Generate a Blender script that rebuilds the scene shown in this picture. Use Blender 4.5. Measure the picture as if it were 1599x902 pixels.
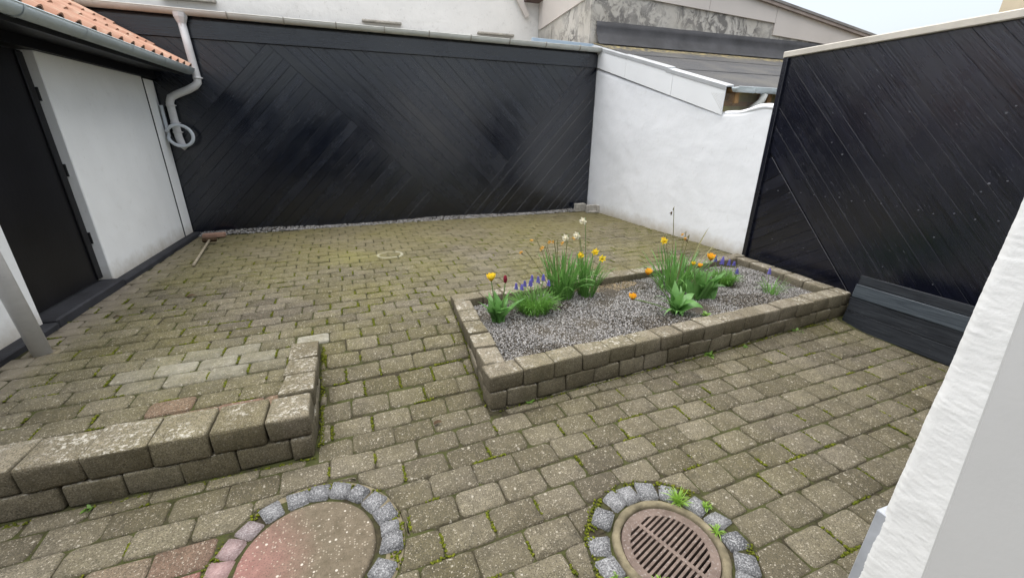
import bpy, bmesh, math, random
import numpy as np
from mathutils import Vector, Matrix, Quaternion

random.seed(7); rng = np.random.default_rng(7)
R = math.radians; PI = math.pi
scene = bpy.context.scene
for o in list(bpy.data.objects): bpy.data.objects.remove(o)

# ------------------------------------------------------------------ camera
CH = 1.54
cam_d = bpy.data.cameras.new('camera'); cam = bpy.data.objects.new('camera', cam_d)
scene.collection.objects.link(cam)
cam_d.sensor_width = 36; cam_d.lens = 14.56; cam_d.clip_start = .02; cam_d.clip_end = 500
right = Vector((0.94517087, -0.3264424, 0.00934826)); up = Vector((0.10770589, 0.33861612, 0.93473984))
fwd = Vector((0.30830419, 0.882482, -0.35520986))
cam.matrix_world = Matrix.Translation((0, 0, CH)) @ Matrix((right, up, -fwd)).transposed().to_4x4()
scene.camera = cam
FPX = .40445  # focal / width
def proj(p):
    d = Vector(p) - Vector((0, 0, CH)); z = d.dot(fwd)
    if z < .05: return None
    return (.5 + FPX*d.dot(right)/z, .5*577/1024 - FPX*d.dot(up)/z, z)

# ------------------------------------------------------------------ sky, sun, exposure
SUN_EL, SUN_AZ = R(80), R(320)      # azimuth clockwise from +Y
world = bpy.data.worlds.new('World'); scene.world = world; world.use_nodes = True
wt = world.node_tree; wt.nodes.clear()
sky = wt.nodes.new('ShaderNodeTexSky'); sky.sky_type = 'NISHITA'; sky.sun_disc = False
sky.sun_elevation = SUN_EL; sky.sun_rotation = SUN_AZ; sky.dust_density = 4; sky.air_density = 1.2; sky.ozone_density = 1
hs = wt.nodes.new('ShaderNodeHueSaturation'); hs.inputs['Saturation'].default_value = .45
bg = wt.nodes.new('ShaderNodeBackground'); bg.inputs['Strength'].default_value = .085
wo = wt.nodes.new('ShaderNodeOutputWorld')
wt.links.new(sky.outputs[0], hs.inputs['Color']); wt.links.new(hs.outputs[0], bg.inputs[0]); wt.links.new(bg.outputs[0], wo.inputs[0])
sd = bpy.data.lights.new('sun', 'SUN'); sd.energy = 1.5; sd.angle = R(110); sd.color = (1, .97, .93)
sun = bpy.data.objects.new('sun', sd); scene.collection.objects.link(sun)
sv = Vector((math.sin(SUN_AZ)*math.cos(SUN_EL), math.cos(SUN_AZ)*math.cos(SUN_EL), math.sin(SUN_EL)))
sun.rotation_euler = sv.to_track_quat('Z', 'Y').to_euler(); sun.location = sv*20
vs = scene.view_settings; vs.view_transform = 'Standard'; vs.look = 'None'; vs.gamma = 1; vs.use_curve_mapping = False
vs.exposure = 1.66

# ------------------------------------------------------------------ helpers: objects
C = scene.collection
def link(name, me, mat=None, parent=None):
    o = bpy.data.objects.new(name, me); C.objects.link(o)
    if mat is not None and me is not None and not me.materials: me.materials.append(mat)
    if parent is not None: o.parent = parent
    return o
def tag(o, label=None, cat=None, group=None, kind=None):
    if label: o['label'] = label
    if cat: o['category'] = cat
    if group: o['group'] = group
    if kind: o['kind'] = kind
    return o
def thing(name, label, cat, loc=(0, 0, 0), group=None):
    o = bpy.data.objects.new(name, None); C.objects.link(o); o.location = loc
    o.empty_display_size = .1
    tag(o, label, cat, group); return o
def reparent(o, parent):
    "parent keeping world position (parent is only translated)"
    o.parent = parent; o.matrix_parent_inverse = Matrix.Translation(-parent.location); return o

class G:
    "collects geometry for one mesh"
    def __init__(s): s.v = []; s.f = []
    def add(s, vs, fs):
        b = len(s.v); s.v += [tuple(p) for p in vs]; s.f += [tuple(i+b for i in f) for f in fs]
    def box(s, x0, x1, y0, y1, z0, z1):
        s.add([(x0,y0,z0),(x1,y0,z0),(x1,y1,z0),(x0,y1,z0),(x0,y0,z1),(x1,y0,z1),(x1,y1,z1),(x0,y1,z1)],
              [(0,3,2,1),(4,5,6,7),(0,1,5,4),(1,2,6,5),(2,3,7,6),(3,0,4,7)])
    def prism(s, pts, off):
        "polygon pts (3d) extruded by vector off"
        n = len(pts); off = Vector(off)
        P = [Vector(p) for p in pts]; Q = [p+off for p in P]
        s.add(P+Q, [tuple(range(n))[::-1], tuple(range(n, 2*n))] + [(i, (i+1) % n, n+(i+1) % n, n+i) for i in range(n)])
    def tube(s, pts, r, n=10, cap=True):
        P = [Vector(p) for p in pts]; rs = r if isinstance(r, (list, tuple)) else [r]*len(P)
        b = len(s.v); prev = None
        for i, p in enumerate(P):
            t = (P[min(i+1, len(P)-1)] - P[max(i-1, 0)]).normalized()
            if prev is None:
                a = Vector((0, 0, 1)) if abs(t.z) < .9 else Vector((1, 0, 0)); u = t.cross(a).normalized()
            else:
                u = (prev - t*prev.dot(t)).normalized()
            prev = u; w = t.cross(u)
            for k in range(n):
                a = 2*PI*k/n; s.v.append(tuple(p + (u*math.cos(a)+w*math.sin(a))*rs[i]))
        for i in range(len(P)-1):
            for k in range(n):
                s.f.append((b+i*n+k, b+i*n+(k+1) % n, b+(i+1)*n+(k+1) % n, b+(i+1)*n+k))
        if cap:
            s.f.append(tuple(b+k for k in range(n))[::-1]); m = b+(len(P)-1)*n; s.f.append(tuple(m+k for k in range(n)))
    def grid(s, pts):
        "2d list of points"
        b = len(s.v); n = len(pts[0])
        for r_ in pts: s.v += [tuple(p) for p in r_]
        for i in range(len(pts)-1):
            for j in range(n-1): s.f.append((b+i*n+j, b+i*n+j+1, b+(i+1)*n+j+1, b+(i+1)*n+j))
    def mesh(s, name, smooth=False):
        me = bpy.data.meshes.new(name); me.from_pydata(s.v, [], s.f); me.update()
        if smooth: me.polygons.foreach_set('use_smooth', [True]*len(me.polygons))
        return me
    def build(s, name, mat, parent=None, smooth=False):
        o = link(name, s.mesh(name, smooth), mat)
        if parent is not None: reparent(o, parent) if parent.type == 'EMPTY' else setattr(o, 'parent', parent)
        return o
def bevel(o, w, seg=1):
    bm = bmesh.new(); bm.from_mesh(o.data)
    bmesh.ops.recalc_face_normals(bm, faces=bm.faces)
    bmesh.ops.bevel(bm, geom=bm.edges[:], offset=w, segments=seg, affect='EDGES', clamp_overlap=True)
    bm.to_mesh(o.data); bm.free(); return o
def fixn(o):
    bm = bmesh.new(); bm.from_mesh(o.data); bmesh.ops.recalc_face_normals(bm, faces=bm.faces); bm.to_mesh(o.data); bm.free(); return o

def clip(poly, p, n):
    "keep the side of 2d polygon where (q-p).n >= 0"
    out = []; m = len(poly)
    for i in range(m):
        a, b = poly[i], poly[(i+1) % m]
        da = (a[0]-p[0])*n[0]+(a[1]-p[1])*n[1]; db = (b[0]-p[0])*n[0]+(b[1]-p[1])*n[1]
        if da >= 0: out.append(a)
        if da*db < 0:
            t = da/(da-db); out.append((a[0]+(b[0]-a[0])*t, a[1]+(b[1]-a[1])*t))
    return out
def area(poly):
    return .5*sum(poly[i][0]*poly[(i+1) % len(poly)][1]-poly[(i+1) % len(poly)][0]*poly[i][1] for i in range(len(poly)))
def clean(poly, eps=.002):
    out = []
    for p in poly:
        if not out or math.dist(p, out[-1]) > eps: out.append(p)
    if len(out) > 1 and math.dist(out[0], out[-1]) <= eps: out.pop()
    return out
def inset(poly, d):
    n = len(poly); L = []
    for i in range(n):
        a, b = poly[i], poly[(i+1) % n]; l = math.dist(a, b) or 1e-9
        nx, ny = -(b[1]-a[1])/l, (b[0]-a[0])/l; L.append((a[0]+nx*d, a[1]+ny*d, nx, ny))
    out = []
    for i in range(n):
        p, q = L[i-1], L[i]; det = p[2]*q[3]-p[3]*q[2]
        if abs(det) < .08: out.append((q[0], q[1])); continue
        c1 = p[0]*p[2]+p[1]*p[3]; c2 = q[0]*q[2]+q[1]*q[3]
        out.append(((c1*q[3]-c2*p[3])/det, (p[2]*c2-q[2]*c1)/det))
    return out

# ------------------------------------------------------------------ helpers: materials
class M:
    def __init__(s, name, rough=.8, spec=.4):
        s.m = bpy.data.materials.new(name); s.m.use_nodes = True; s.t = s.m.node_tree
        s.b = s.t.nodes['Principled BSDF']; s.b.inputs['Roughness'].default_value = rough
        s.b.inputs['Specular IOR Level'].default_value = spec; s._pos = None
    def n(s, typ, **kw):
        x = s.t.nodes.new(typ)
        for k, v in kw.items(): setattr(x, k, v)
        return x
    def put(s, sock, v):
        if hasattr(v, 'is_linked') or isinstance(v, bpy.types.NodeSocket): s.t.links.new(v, sock)
        else:
            if isinstance(v, (tuple, list)) and len(v) == 3 and sock.type == 'RGBA': v = (*v, 1)
            sock.default_value = v
    def pos(s):
        if s._pos is None: s._pos = s.n('ShaderNodeNewGeometry').outputs['Position']
        return s._pos
    def obj(s): return s.n('ShaderNodeTexCoord').outputs['Object']
    def scale(s, vec, sc):
        x = s.n('ShaderNodeVectorMath', operation='MULTIPLY'); s.put(x.inputs[0], vec); x.inputs[1].default_value = sc; return x.outputs[0]
    def addv(s, a, b):
        x = s.n('ShaderNodeVectorMath', operation='ADD'); s.put(x.inputs[0], a); s.put(x.inputs[1], b); return x.outputs[0]
    def noise(s, sc, det=3, rough=.55, vec=None, dist=0):
        x = s.n('ShaderNodeTexNoise'); x.inputs['Scale'].default_value = sc; x.inputs['Detail'].default_value = det
        x.inputs['Roughness'].default_value = rough; x.inputs['Distortion'].default_value = dist
        s.put(x.inputs['Vector'], vec if vec is not None else s.pos()); return x.outputs[0]
    def voro(s, sc, vec=None, feat='F1', out='Distance', rnd=1):
        x = s.n('ShaderNodeTexVoronoi', feature=feat); x.inputs['Scale'].default_value = sc; x.inputs['Randomness'].default_value = rnd
        s.put(x.inputs['Vector'], vec if vec is not None else s.pos()); return x.outputs[out]
    def map(s, v, a, b, c=0., d=1.):
        x = s.n('ShaderNodeMapRange'); x.clamp = True; s.put(x.inputs[0], v)
        for i, q in enumerate((a, b, c, d)): x.inputs[i+1].default_value = q
        return x.outputs[0]
    def mix(s, f, a, b, mode='MIX'):
        x = s.n('ShaderNodeMix', data_type='RGBA', blend_type=mode); s.put(x.inputs[0], f); s.put(x.inputs[6], a); s.put(x.inputs[7], b); return x.outputs[2]
    def math(s, op, a, b=0.):
        x = s.n('ShaderNodeMath', operation=op); s.put(x.inputs[0], a); s.put(x.inputs[1], b); return x.outputs[0]
    def attr(s, name, typ='GEOMETRY', out='Fac'):
        x = s.n('ShaderNodeAttribute'); x.attribute_name = name; x.attribute_type = typ; return x.outputs[out]
    def rand(s): return s.n('ShaderNodeObjectInfo').outputs['Random']
    def dist2(s, p):
        x = s.n('ShaderNodeVectorMath', operation='DISTANCE'); s.put(x.inputs[0], s.pos()); x.inputs[1].default_value = p; return x.outputs['Value']
    def sep(s, v):
        x = s.n('ShaderNodeSeparateXYZ'); s.put(x.inputs[0], v); return x.outputs
    def color(s, v): s.put(s.b.inputs['Base Color'], v); return s
    def rough(s, v): s.put(s.b.inputs['Roughness'], v); return s
    def bump(s, h, strength=.5, dist=.01, prev=None):
        x = s.n('ShaderNodeBump'); x.inputs['Strength'].default_value = strength; x.inputs['Distance'].default_value = dist
        s.put(x.inputs['Height'], h)
        if prev is not None: s.put(x.inputs['Normal'], prev)
        s.put(s.b.inputs['Normal'], x.outputs[0]); return x.outputs[0]

def mat_simple(name, col, rough=.6, spec=.4, var=.25, sc=8, bumpd=.002, bsc=60):
    m = M(name, rough, spec); f = m.noise(sc, 4)
    m.color(m.mix(m.map(f, .3, .7), tuple(c*(1-var) for c in col), tuple(min(1, c*(1+var)) for c in col)))
    if bumpd: m.bump(m.noise(bsc, 3), .4, bumpd)
    return m.m

def mat_paver(name, c0, c1, speck=.5, block=False):
    m = M(name, .9, .25)
    t = m.math('ADD', m.attr('tint'), m.attr('tint', 'OBJECT'))
    base = m.mix(t, c0, c1)
    # low-frequency green film and dirt
    film = m.map(m.noise(1.3, 3, .6), .36, .64)
    fy = m.map(m.sep(m.pos())[1], 1.7, 3.2, .22, .75) if not block else .3
    base = m.mix(m.math('MULTIPLY', film, fy), base, (.145, .135, .045))
    stain = m.map(m.noise(2.6, 4, .65), .50, .70, 0, .55)
    base = m.mix(stain, base, m.mix(1., base, (.55, .52, .50), 'MULTIPLY'))
    mott = m.map(m.noise(22, 3, .7), .25, .75)
    base = m.mix(mott, m.mix(1., base, (.72, .72, .72), 'MULTIPLY'), m.mix(1., base, (1.22, 1.2, 1.18), 'MULTIPLY'))
    red = m.math('ADD', m.attr('red'), m.attr('red', 'OBJECT'))
    base = m.mix(red, base, m.mix(mott, (.19, .08, .07), (.28, .125, .11)))  # red carries the pink lens light leak and the reddish stones
    # exposed aggregate: dark pits and pale stones
    pit = m.map(m.noise(190, 2, .7), .40, .50)
    base = m.mix(m.math('MULTIPLY', m.math('SUBTRACT', 1., pit), .7), base, (.035, .031, .022))
    nz3 = m.n('ShaderNodeTexNoise'); nz3.inputs['Scale'].default_value = 130; nz3.inputs['Detail'].default_value = 1; m.put(nz3.inputs['Vector'], m.pos())
    wv = m.addv(m.pos(), m.scale(nz3.outputs['Color'], (.016, .016, .016)))
    v = m.voro(125, wv); cell = m.voro(125, wv, out='Color')
    r = m.sep(cell)[0]
    sp = m.math('MULTIPLY', m.map(v, .30, .40, 1, 0), m.map(r, .52 if not block else .86, .85))
    base = m.mix(m.math('MULTIPLY', sp, speck), base, (.46, .42, .34))
    v2 = m.voro(42, wv); r2 = m.sep(m.voro(42, wv, out='Color'))[1]
    sp2 = m.math('MULTIPLY', m.map(v2, .16, .30, 1, 0), m.map(r2, .88, .90))
    base = m.mix(m.math('MULTIPLY', sp2, speck*1.1), base, (.46, .43, .36))
    if block:   # lichen patches on upward faces
        g = m.n('ShaderNodeNewGeometry'); nz = m.sep(g.outputs['True Normal'])[2]
        li = m.map(m.noise(48, 5, .75), .52, .60); li2 = m.map(m.noise(7, 2), .40, .6)
        upf = m.map(nz, .5, .9)
        base = m.mix(m.math('MULTIPLY', m.math('MULTIPLY', li, upf), m.math('MULTIPLY', li2, .8)), base, (.44, .425, .37))
        alg_shade = m.map(m.noise(5, 4, .7), .48, .7)
        base = m.mix(m.math('MULTIPLY', m.math('SUBTRACT', 1., upf), m.map(alg_shade, 0, 1, .25, .62)), base, (.058, .050, .029))  # side faces darkened: their shade put into the colour, with patchy algae
    else:
        # bleached stones, and the faint pale ring on the far paving
        w = m.noise(9, 3, .7)
        pale = m.math('ADD', m.attr('pale'), m.attr('pale', 'OBJECT'))
        base = m.mix(m.math('MULTIPLY', pale, m.map(w, .3, .62, .45, 1.)), base, m.mix(mott, (.30, .295, .255), (.44, .43, .37)))
        d2 = m.dist2((.19, 4.92, .17)); dd = m.math('ABSOLUTE', m.math('SUBTRACT', d2, .135))
        dd = m.math('ADD', dd, m.math('MULTIPLY', w, .04))
        base = m.mix(m.map(dd, .020, .040, .62, 0), base, (.42, .42, .34))
        d3 = m.math('ADD', m.dist2((-.25, 4.95, .17)), m.math('MULTIPLY', w, .5))
        base = m.mix(m.map(d3, .3, .65, .4, 0), base, (.19, .185, .05))
        # bare sandy rim along the white outbuilding
        xs = m.sep(m.pos())[0]
        rim = m.map(m.math('ADD', xs, m.math('MULTIPLY', w, .3)), -1.95, -1.72, .6, 0)
        base = m.mix(rim, base, (.23, .20, .165))
        ys = m.sep(m.pos())[1]
        far = m.map(m.math('ADD', ys, m.math('MULTIPLY', m.noise(.9, 3), 1.2)), 5.0, 7.0, 0, .55)
        base = m.mix(far, base, (.150, .130, .058))
    m.color(base)
    h = m.math('ADD', m.noise(150, 1, .6), m.math('MULTIPLY', m.noise(40, 2), 1.2))
    m.bump(h, .6, .004)
    return m.m

def mat_plaster(name, col, dirt=(.45, .42, .36), amt=.25, bd=.006, bs=30, ground_z=None):
    m = M(name, .85, .2)
    base = m.mix(m.map(m.noise(2.2, 5, .6), .35, .7), tuple(c*.94 for c in col), col)
    st = m.map(m.noise(9, 5, .7), .58, .72)
    base = m.mix(m.math('MULTIPLY', st, amt), base, dirt)
    sc = m.map(m.noise(45, 2, .5, vec=m.scale(m.pos(), (1, 1, .35))), .70, .76)
    base = m.mix(m.math('MULTIPLY', sc, amt*1.2), base, (.25, .23, .2))
    if ground_z is not None:    # splash dirt near the ground
        z = m.math('ADD', m.sep(m.pos())[2], m.math('MULTIPLY', m.noise(6, 5, .7), -.22))
        base = m.mix(m.map(z, ground_z-.12, ground_z+.06, .75, 0), base, (.36, .31, .22))
    m.color(base)
    n1 = m.bump(m.noise(bs, 4, .6), .5, bd)
    m.bump(m.noise(4, 3), .4, .02, n1)
    return m.m

def mat_black_wood(name, c0=(.0015, .0024, .0048), c1=(.004, .0066, .0145), rough=(.12, .32), grain=1., dull=0., spec=.8):
    m = M(name, .4, spec)
    rnd = m.n('ShaderNodeObjectInfo').outputs['Random']
    off = m.n('ShaderNodeCombineXYZ'); m.put(off.inputs[0], m.math('MULTIPLY', rnd, 37.)); m.put(off.inputs[1], m.math('MULTIPLY', rnd, 11.))
    v = m.addv(m.obj(), off.outputs[0])
    g = m.noise(10, 5, .65, vec=m.scale(v, (.35, 7, 7)), dist=.4)
    base = m.mix(m.map(g, .3, .7), c0, c1)
    base = m.mix(m.math('MULTIPLY', rnd, .6), base, m.mix(1., base, (1.7, 1.7, 1.75), 'MULTIPLY'))
    wear = m.math('MULTIPLY', m.map(m.noise(60, 3, .7, vec=m.scale(v, (.25, 2, 2))), .66, .71), m.map(m.noise(3, 3, .6), .48, .60))
    base = m.mix(m.math('MULTIPLY', wear, .5), base, (.22, .23, .25))
    if dull: base = m.mix(m.map(g, .45, .6, 0, dull), base, (.07, .08, .085))
    m.color(base)
    m.rough(m.math('ADD', m.map(m.math('ADD', m.noise(2.5, 3, .6), m.math('MULTIPLY', g, .4)), .45, .95, rough[0], rough[1]), m.map(rnd, 0, 1, -.03, .07)))
    m.bump(m.math('ADD', g, m.math('MULTIPLY', m.noise(3, 2, vec=v), .6)), .35*grain, .004)
    return m.m

def mat_concrete_old(name):
    m = M(name, .92, .2)
    base = m.mix(m.map(m.noise(1.1, 4, .6), .35, .65), (.44, .415, .365), (.55, .53, .49))
    pv = m.scale(m.pos(), (1, 1, .8))
    d = m.math('MULTIPLY', m.map(m.noise(5, 7, .75, vec=pv, dist=.8), .47, .56), m.map(m.noise(1.3, 2), .33, .55))
    base = m.mix(m.math('MULTIPLY', d, .85), base, (.13, .125, .12))
    m.color(base); m.bump(m.math('ADD', m.noise(12, 6, .7), d), .5, .02); return m.m

def mat_leaf(name, c0, c1, rough=.45):
    m = M(name, rough, .4); o = m.obj()
    f = m.noise(30, 3, vec=m.scale(m.pos(), (1, 1, .3)))
    m.color(m.mix(m.map(f, .3, .7), c0, c1))
    m.b.inputs['Subsurface Weight'].default_value = 0
    # thin-leaf translucency
    tr = m.n('ShaderNodeBsdfTranslucent'); tr.inputs[0].default_value = (*[min(1, c*2) for c in c1], 1)
    mx = m.n('ShaderNodeMixShader'); mx.inputs[0].default_value = .22
    out = [n for n in m.t.nodes if n.type == 'OUTPUT_MATERIAL'][0]
    m.t.links.new(m.b.outputs[0], mx.inputs[1]); m.t.links.new(tr.outputs[0], mx.inputs[2]); m.t.links.new(mx.outputs[0], out.inputs[0])
    return m.m

def mat_vcol(name, rough=.85, spec=.3, bd=.003):
    m = M(name, rough, spec); c = m.attr('col', out='Color')
    f = m.map(m.noise(90, 3), .3, .7); m.color(m.mix(f, m.mix(1., c, (.75, .75, .75), 'MULTIPLY'), c)); m.bump(m.noise(160, 2), .4, bd); return m.m

def mat_roof_felt():
    m = M('roof_felt', .95, .2)
    b = m.mix(m.map(m.noise(180, 2), .35, .65), (.035, .036, .038), (.115, .115, .117))
    b = m.mix(m.map(m.noise(1.6, 4, .6), .45, .7, 0, .6), b, (.13, .125, .11))
    yz = m.math('ADD', m.sep(m.pos())[1], m.math('MULTIPLY', m.noise(3, 5, .7), .9))
    b = m.mix(m.math('MULTIPLY', m.map(yz, 7.15, 7.55), m.map(m.noise(14, 4), .45, .55)), b, (.33, .27, .13))
    m.color(b); m.bump(m.noise(180, 2), .5, .004); return m.m

def mat_tile():
    m = M('clay_tile', .8, .25); t = m.rand()
    b = m.mix(t, (.31, .155, .10), (.40, .235, .165))
    b = m.mix(m.map(m.noise(14, 5, .7), .45, .7, 0, .55), b, (.30, .20, .14))
    b = m.mix(m.map(m.noise(5, 3, .6), .55, .7, 0, .5), b, (.50, .40, .30))
    m.color(b); m.bump(m.noise(60, 3), .3, .003); return m.m

def mat_zinc(name, c=(.46, .52, .54), rough=.5, metal=.0, streak=.5):
    m = M(name, rough, .5); m.b.inputs['Metallic'].default_value = metal
    f = m.noise(7, 5, .65, vec=m.scale(m.pos(), (1, .5, 2)))
    b = m.mix(m.map(f, .3, .7), tuple(x*(1-.25*streak) for x in c), tuple(min(1, x*(1+.25*streak)) for x in c))
    b = m.mix(m.map(m.noise(30, 4, .7), .62, .72, 0, .5*streak), b, (.16, .14, .12))
    m.color(b); m.bump(m.noise(25, 3), .15, .004); return m.m

def mat_granite():
    m = M('granite', .75, .4); t = m.rand()
    b = m.mix(t, (.08, .083, .087), (.155, .157, .16))
    b = m.mix(m.map(m.noise(170, 2, .7), .5, .60), b, (.30, .305, .31))
    b = m.mix(m.map(m.noise(140, 2, .7), .54, .62, 0, .75), b, (.03, .03, .033))
    red = m.attr('red', 'OBJECT'); b = m.mix(red, b, m.mix(m.map(m.noise(60, 3), .3, .7), (.24, .13, .12), (.34, .21, .195)))  # pink light leak of the lens painted onto the setts
    m.color(b); m.bump(m.noise(50, 4, .6), .6, .006); return m.m

def mat_cover():
    m = M('cover_concrete', .9, .25)
    b = m.mix(m.map(m.noise(25, 5, .7), .3, .7), (.085, .070, .046), (.15, .124, .088))
    d = m.math('ADD', m.dist2((-.72, 1.30, 0)), m.math('MULTIPLY', m.noise(7, 3), .15))
    b = m.mix(m.map(d, .15, .48, .75, 0), b, m.mix(m.map(m.noise(30, 4), .3, .7), (.22, .095, .09), (.32, .15, .14)))  # pink light leak of the lens painted across the cover
    pit = m.map(m.noise(150, 2, .6), .36, .46); b = m.mix(m.math('MULTIPLY', m.math('SUBTRACT', 1., pit), .5), b, (.05, .045, .035))
    v = m.voro(105); r = m.sep(m.voro(105, out='Color'))[0]
    sp = m.math('MULTIPLY', m.map(v, .28, .38, 1, 0), m.map(r, .74, .78)); b = m.mix(m.math('MULTIPLY', sp, .55), b, (.40, .36, .29))
    v2 = m.voro(45); r2 = m.sep(m.voro(45, out='Color'))[1]
    sp2 = m.math('MULTIPLY', m.map(v2, .17, .25, 1, 0), m.map(r2, .86, .88)); b = m.mix(m.math('MULTIPLY', sp2, .7), b, (.58, .54, .47))
    m.color(b); m.bump(m.math('ADD', m.noise(140, 2), m.noise(40, 3)), .6, .004); return m.m

def mat_rust():
    m = M('cast_iron', .65, .5); m.b.inputs['Metallic'].default_value = .25
    b = m.mix(m.map(m.noise(18, 5, .7), .3, .7), (.08, .055, .042), (.17, .128, .105))
    b = m.mix(m.map(m.noise(90, 3, .6), .58, .66, 0, .6), b, (.28, .25, .23))
    m.color(b); m.bump(m.noise(90, 3), .5, .003); return m.m

def mat_soil(name, c0, c1, moss=0.):
    m = M(name, 1., .1)
    b = m.mix(m.map(m.noise(40, 5, .7), .3, .7), c0, c1)
    if moss: b = m.mix(m.map(m.noise(6, 5, .7), .42, .58, 0, moss), b, (.085, .115, .018))
    m.color(b); m.bump(m.noise(120, 4, .7), .8, .006); return m.m

MAT = dict(
    paver=mat_paver('paver', (.082, .072, .050), (.150, .134, .098), .5),
    block=mat_paver('wall_block', (.13, .112, .080), (.20, .178, .136), .25, True),
    bed=mat_soil('joint_soil', (.022, .019, .013), (.055, .048, .030), .3),
    soil=mat_soil('soil', (.03, .026, .02), (.09, .08, .065)),
    white=mat_plaster('white_render', (.86, .875, .87), amt=.10, bd=.004, bs=14, ground_z=.20),
    white_rough=mat_plaster('white_lime_wall', (.80, .82, .84), amt=.16, bd=.005, bs=9, ground_z=.18),
    jamb=mat_plaster('rough_white_plaster', (.82, .83, .82), amt=.05, bd=.002, bs=90),
    gable=mat_plaster('gable_render', (.75, .74, .71), dirt=(.42, .40, .36), amt=.35, bd=.01, bs=8),
    frame=mat_simple('grey_frame_paint', (.55, .555, .55), .5, .4, .03, 2, .001),
    black=mat_black_wood('black_boards'),
    black2=mat_black_wood('tarred_boards', (.0022, .0027, .005), (.008, .0092, .0175), (.12, .34), 1.3),
    panel=mat_black_wood('weathered_black_boards', (.004, .005, .007), (.013, .016, .020), (.4, .65), 1.8, .10, .3),
    blackpaint=mat_simple('black_paint', (.006, .006, .008), .45, .4, .3, 3, .002, 40),
    plinth=mat_simple('groove_shade_paint', (.030, .031, .036), .7, .3, .3, 6, .006, 40),
    concrete=mat_concrete_old('stained_concrete'),
    clad=mat_simple('cream_sheet', (.56, .52, .48), .55, .3, .05, 1.2, .001),
    cap=mat_simple('capping_paint', (.50, .47, .41), .6, .3, .12, 5, .003),
    trim=mat_simple('aluminium_trim', (.44, .455, .465), .35, .6, .1, 3, .001),
    felt=mat_roof_felt(), tile=mat_tile(),
    upstand=mat_simple('bitumen_upstand', (.045, .045, .048), .6, .4, .35, 3, .02, 5),
    zinc=mat_zinc('zinc_gutter'), pvc=mat_zinc('pale_pvc', (.56, .57, .53), .45, 0, .4),
    pipe=mat_zinc('grey_plastic_pipe', (.60, .60, .60), .4, 0, .3), hose=mat_simple('hose_plastic', (.56, .60, .64), .45, .4, .08, 9, 0),
    bluezinc=mat_zinc('blue_grey_flashing', (.30, .38, .46), .4, 0, .3),
    granite=mat_granite(), cover=mat_cover(), iron=mat_rust(),
    mortar=mat_simple('mossy_mortar', (.15, .13, .085), .95, .2, .45, 18, .01, 50),
    dark=mat_simple('shaft', (.004, .004, .004), 1, .1, 0, 1, 0),
    wood=mat_simple('weathered_wood', (.30, .26, .19), .8, .2, .3, 30, .003), oldwood=mat_simple('rafter_wood', (.24, .14, .06), .8, .2, .4, 14, .006),
    mesh=mat_simple('insulation_backing', (.32, .29, .12), .9, .2, .3, 9, .01), wire=mat_simple('wire', (.22, .21, .19), .5, .5, .1, 5, 0),
    brick=mat_simple('red_brick', (.30, .19, .14), .9, .2, .25, 20, .004), grey=mat_simple('grey_concrete', (.36, .34, .30), .9, .2, .25, 20, .006),
    gravel=mat_vcol('gravel'), moss=mat_vcol('moss', 1., .1, .004),
    tulip_leaf=mat_leaf('tulip_leaf', (.07, .17, .04), (.13, .28, .075)),
    daff_leaf=mat_leaf('daffodil_leaf', (.055, .15, .03), (.12, .26, .06)),
    hyac_leaf=mat_leaf('grape_hyacinth_leaf', (.055, .16, .02), (.12, .26, .045)),
    stem=mat_leaf('stem', (.12, .19, .07), (.19, .26, .10)), drystem=mat_leaf('dry_stem', (.15, .15, .06), (.24, .22, .10)),
    yellow=mat_leaf('yellow_petal', (.80, .52, .02), (.90, .66, .05), .6), orange=mat_leaf('orange_petal', (.78, .30, .015), (.88, .46, .04), .6),
    cream=mat_leaf('cream_petal', (.74, .68, .45), (.82, .78, .60), .6), red=mat_leaf('dark_red_petal', (.18, .012, .03), (.30, .03, .06), .5),
    blue=mat_leaf('blue_floret', (.10, .085, .34), (.20, .18, .52), .6), wilt=mat_leaf('wilted_petal', (.50, .22, .04), (.72, .40, .09), .8),
    weed=mat_leaf('weed_leaf', (.08, .17, .025), (.16, .28, .05)), grass=mat_leaf('grass_blade', (.14, .26, .03), (.24, .40, .06)),
    dead=mat_simple('dead_leaf', (.055, .034, .018), .8, .2, .4, 40, .002), beige=mat_simple('beige_render', (.62, .53, .38), .9, .2, .08, 3, .004),
    nail=mat_simple('nail_head', (.12, .125, .14), .4, .5, .2, 60, 0),
)

# ------------------------------------------------------------------ ground levels
UP = .17
def smooth(t): t = max(0., min(1., t)); return t*t*(3-2*t)
def gz(x, y):
    low = -.008*max(0., x-1.2) - .004*math.sin(x*2.3+y)
    upz = UP + .006*math.sin(x*1.3+.5)*math.cos(y*.9)
    if x < -.45: return upz if y > 1.98 else low
    return low + (upz-low)*smooth((y-1.93)/1.05)
def gnorm(x, y):
    e = .05; return Vector((-(gz(x+e, y)-gz(x-e, y))/(2*e), -(gz(x, y+e)-gz(x, y-e))/(2*e), 1)).normalized() if not (-.55 < x < -.35) and not (1.85 < y < 2.1 and x < -.35) else Vector((0, 0, 1))

g = G(); g.box(-80, 80, -80, 80, -1.2, -.62)
tag(g.build('ground', MAT['soil']), 'bare earth below and around the paved yard', None, None, 'structure')
paving = thing('paving', None, None); tag(paving, 'mossy concrete block paving of the yard, upper and lower level', None, None, 'structure')

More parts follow.
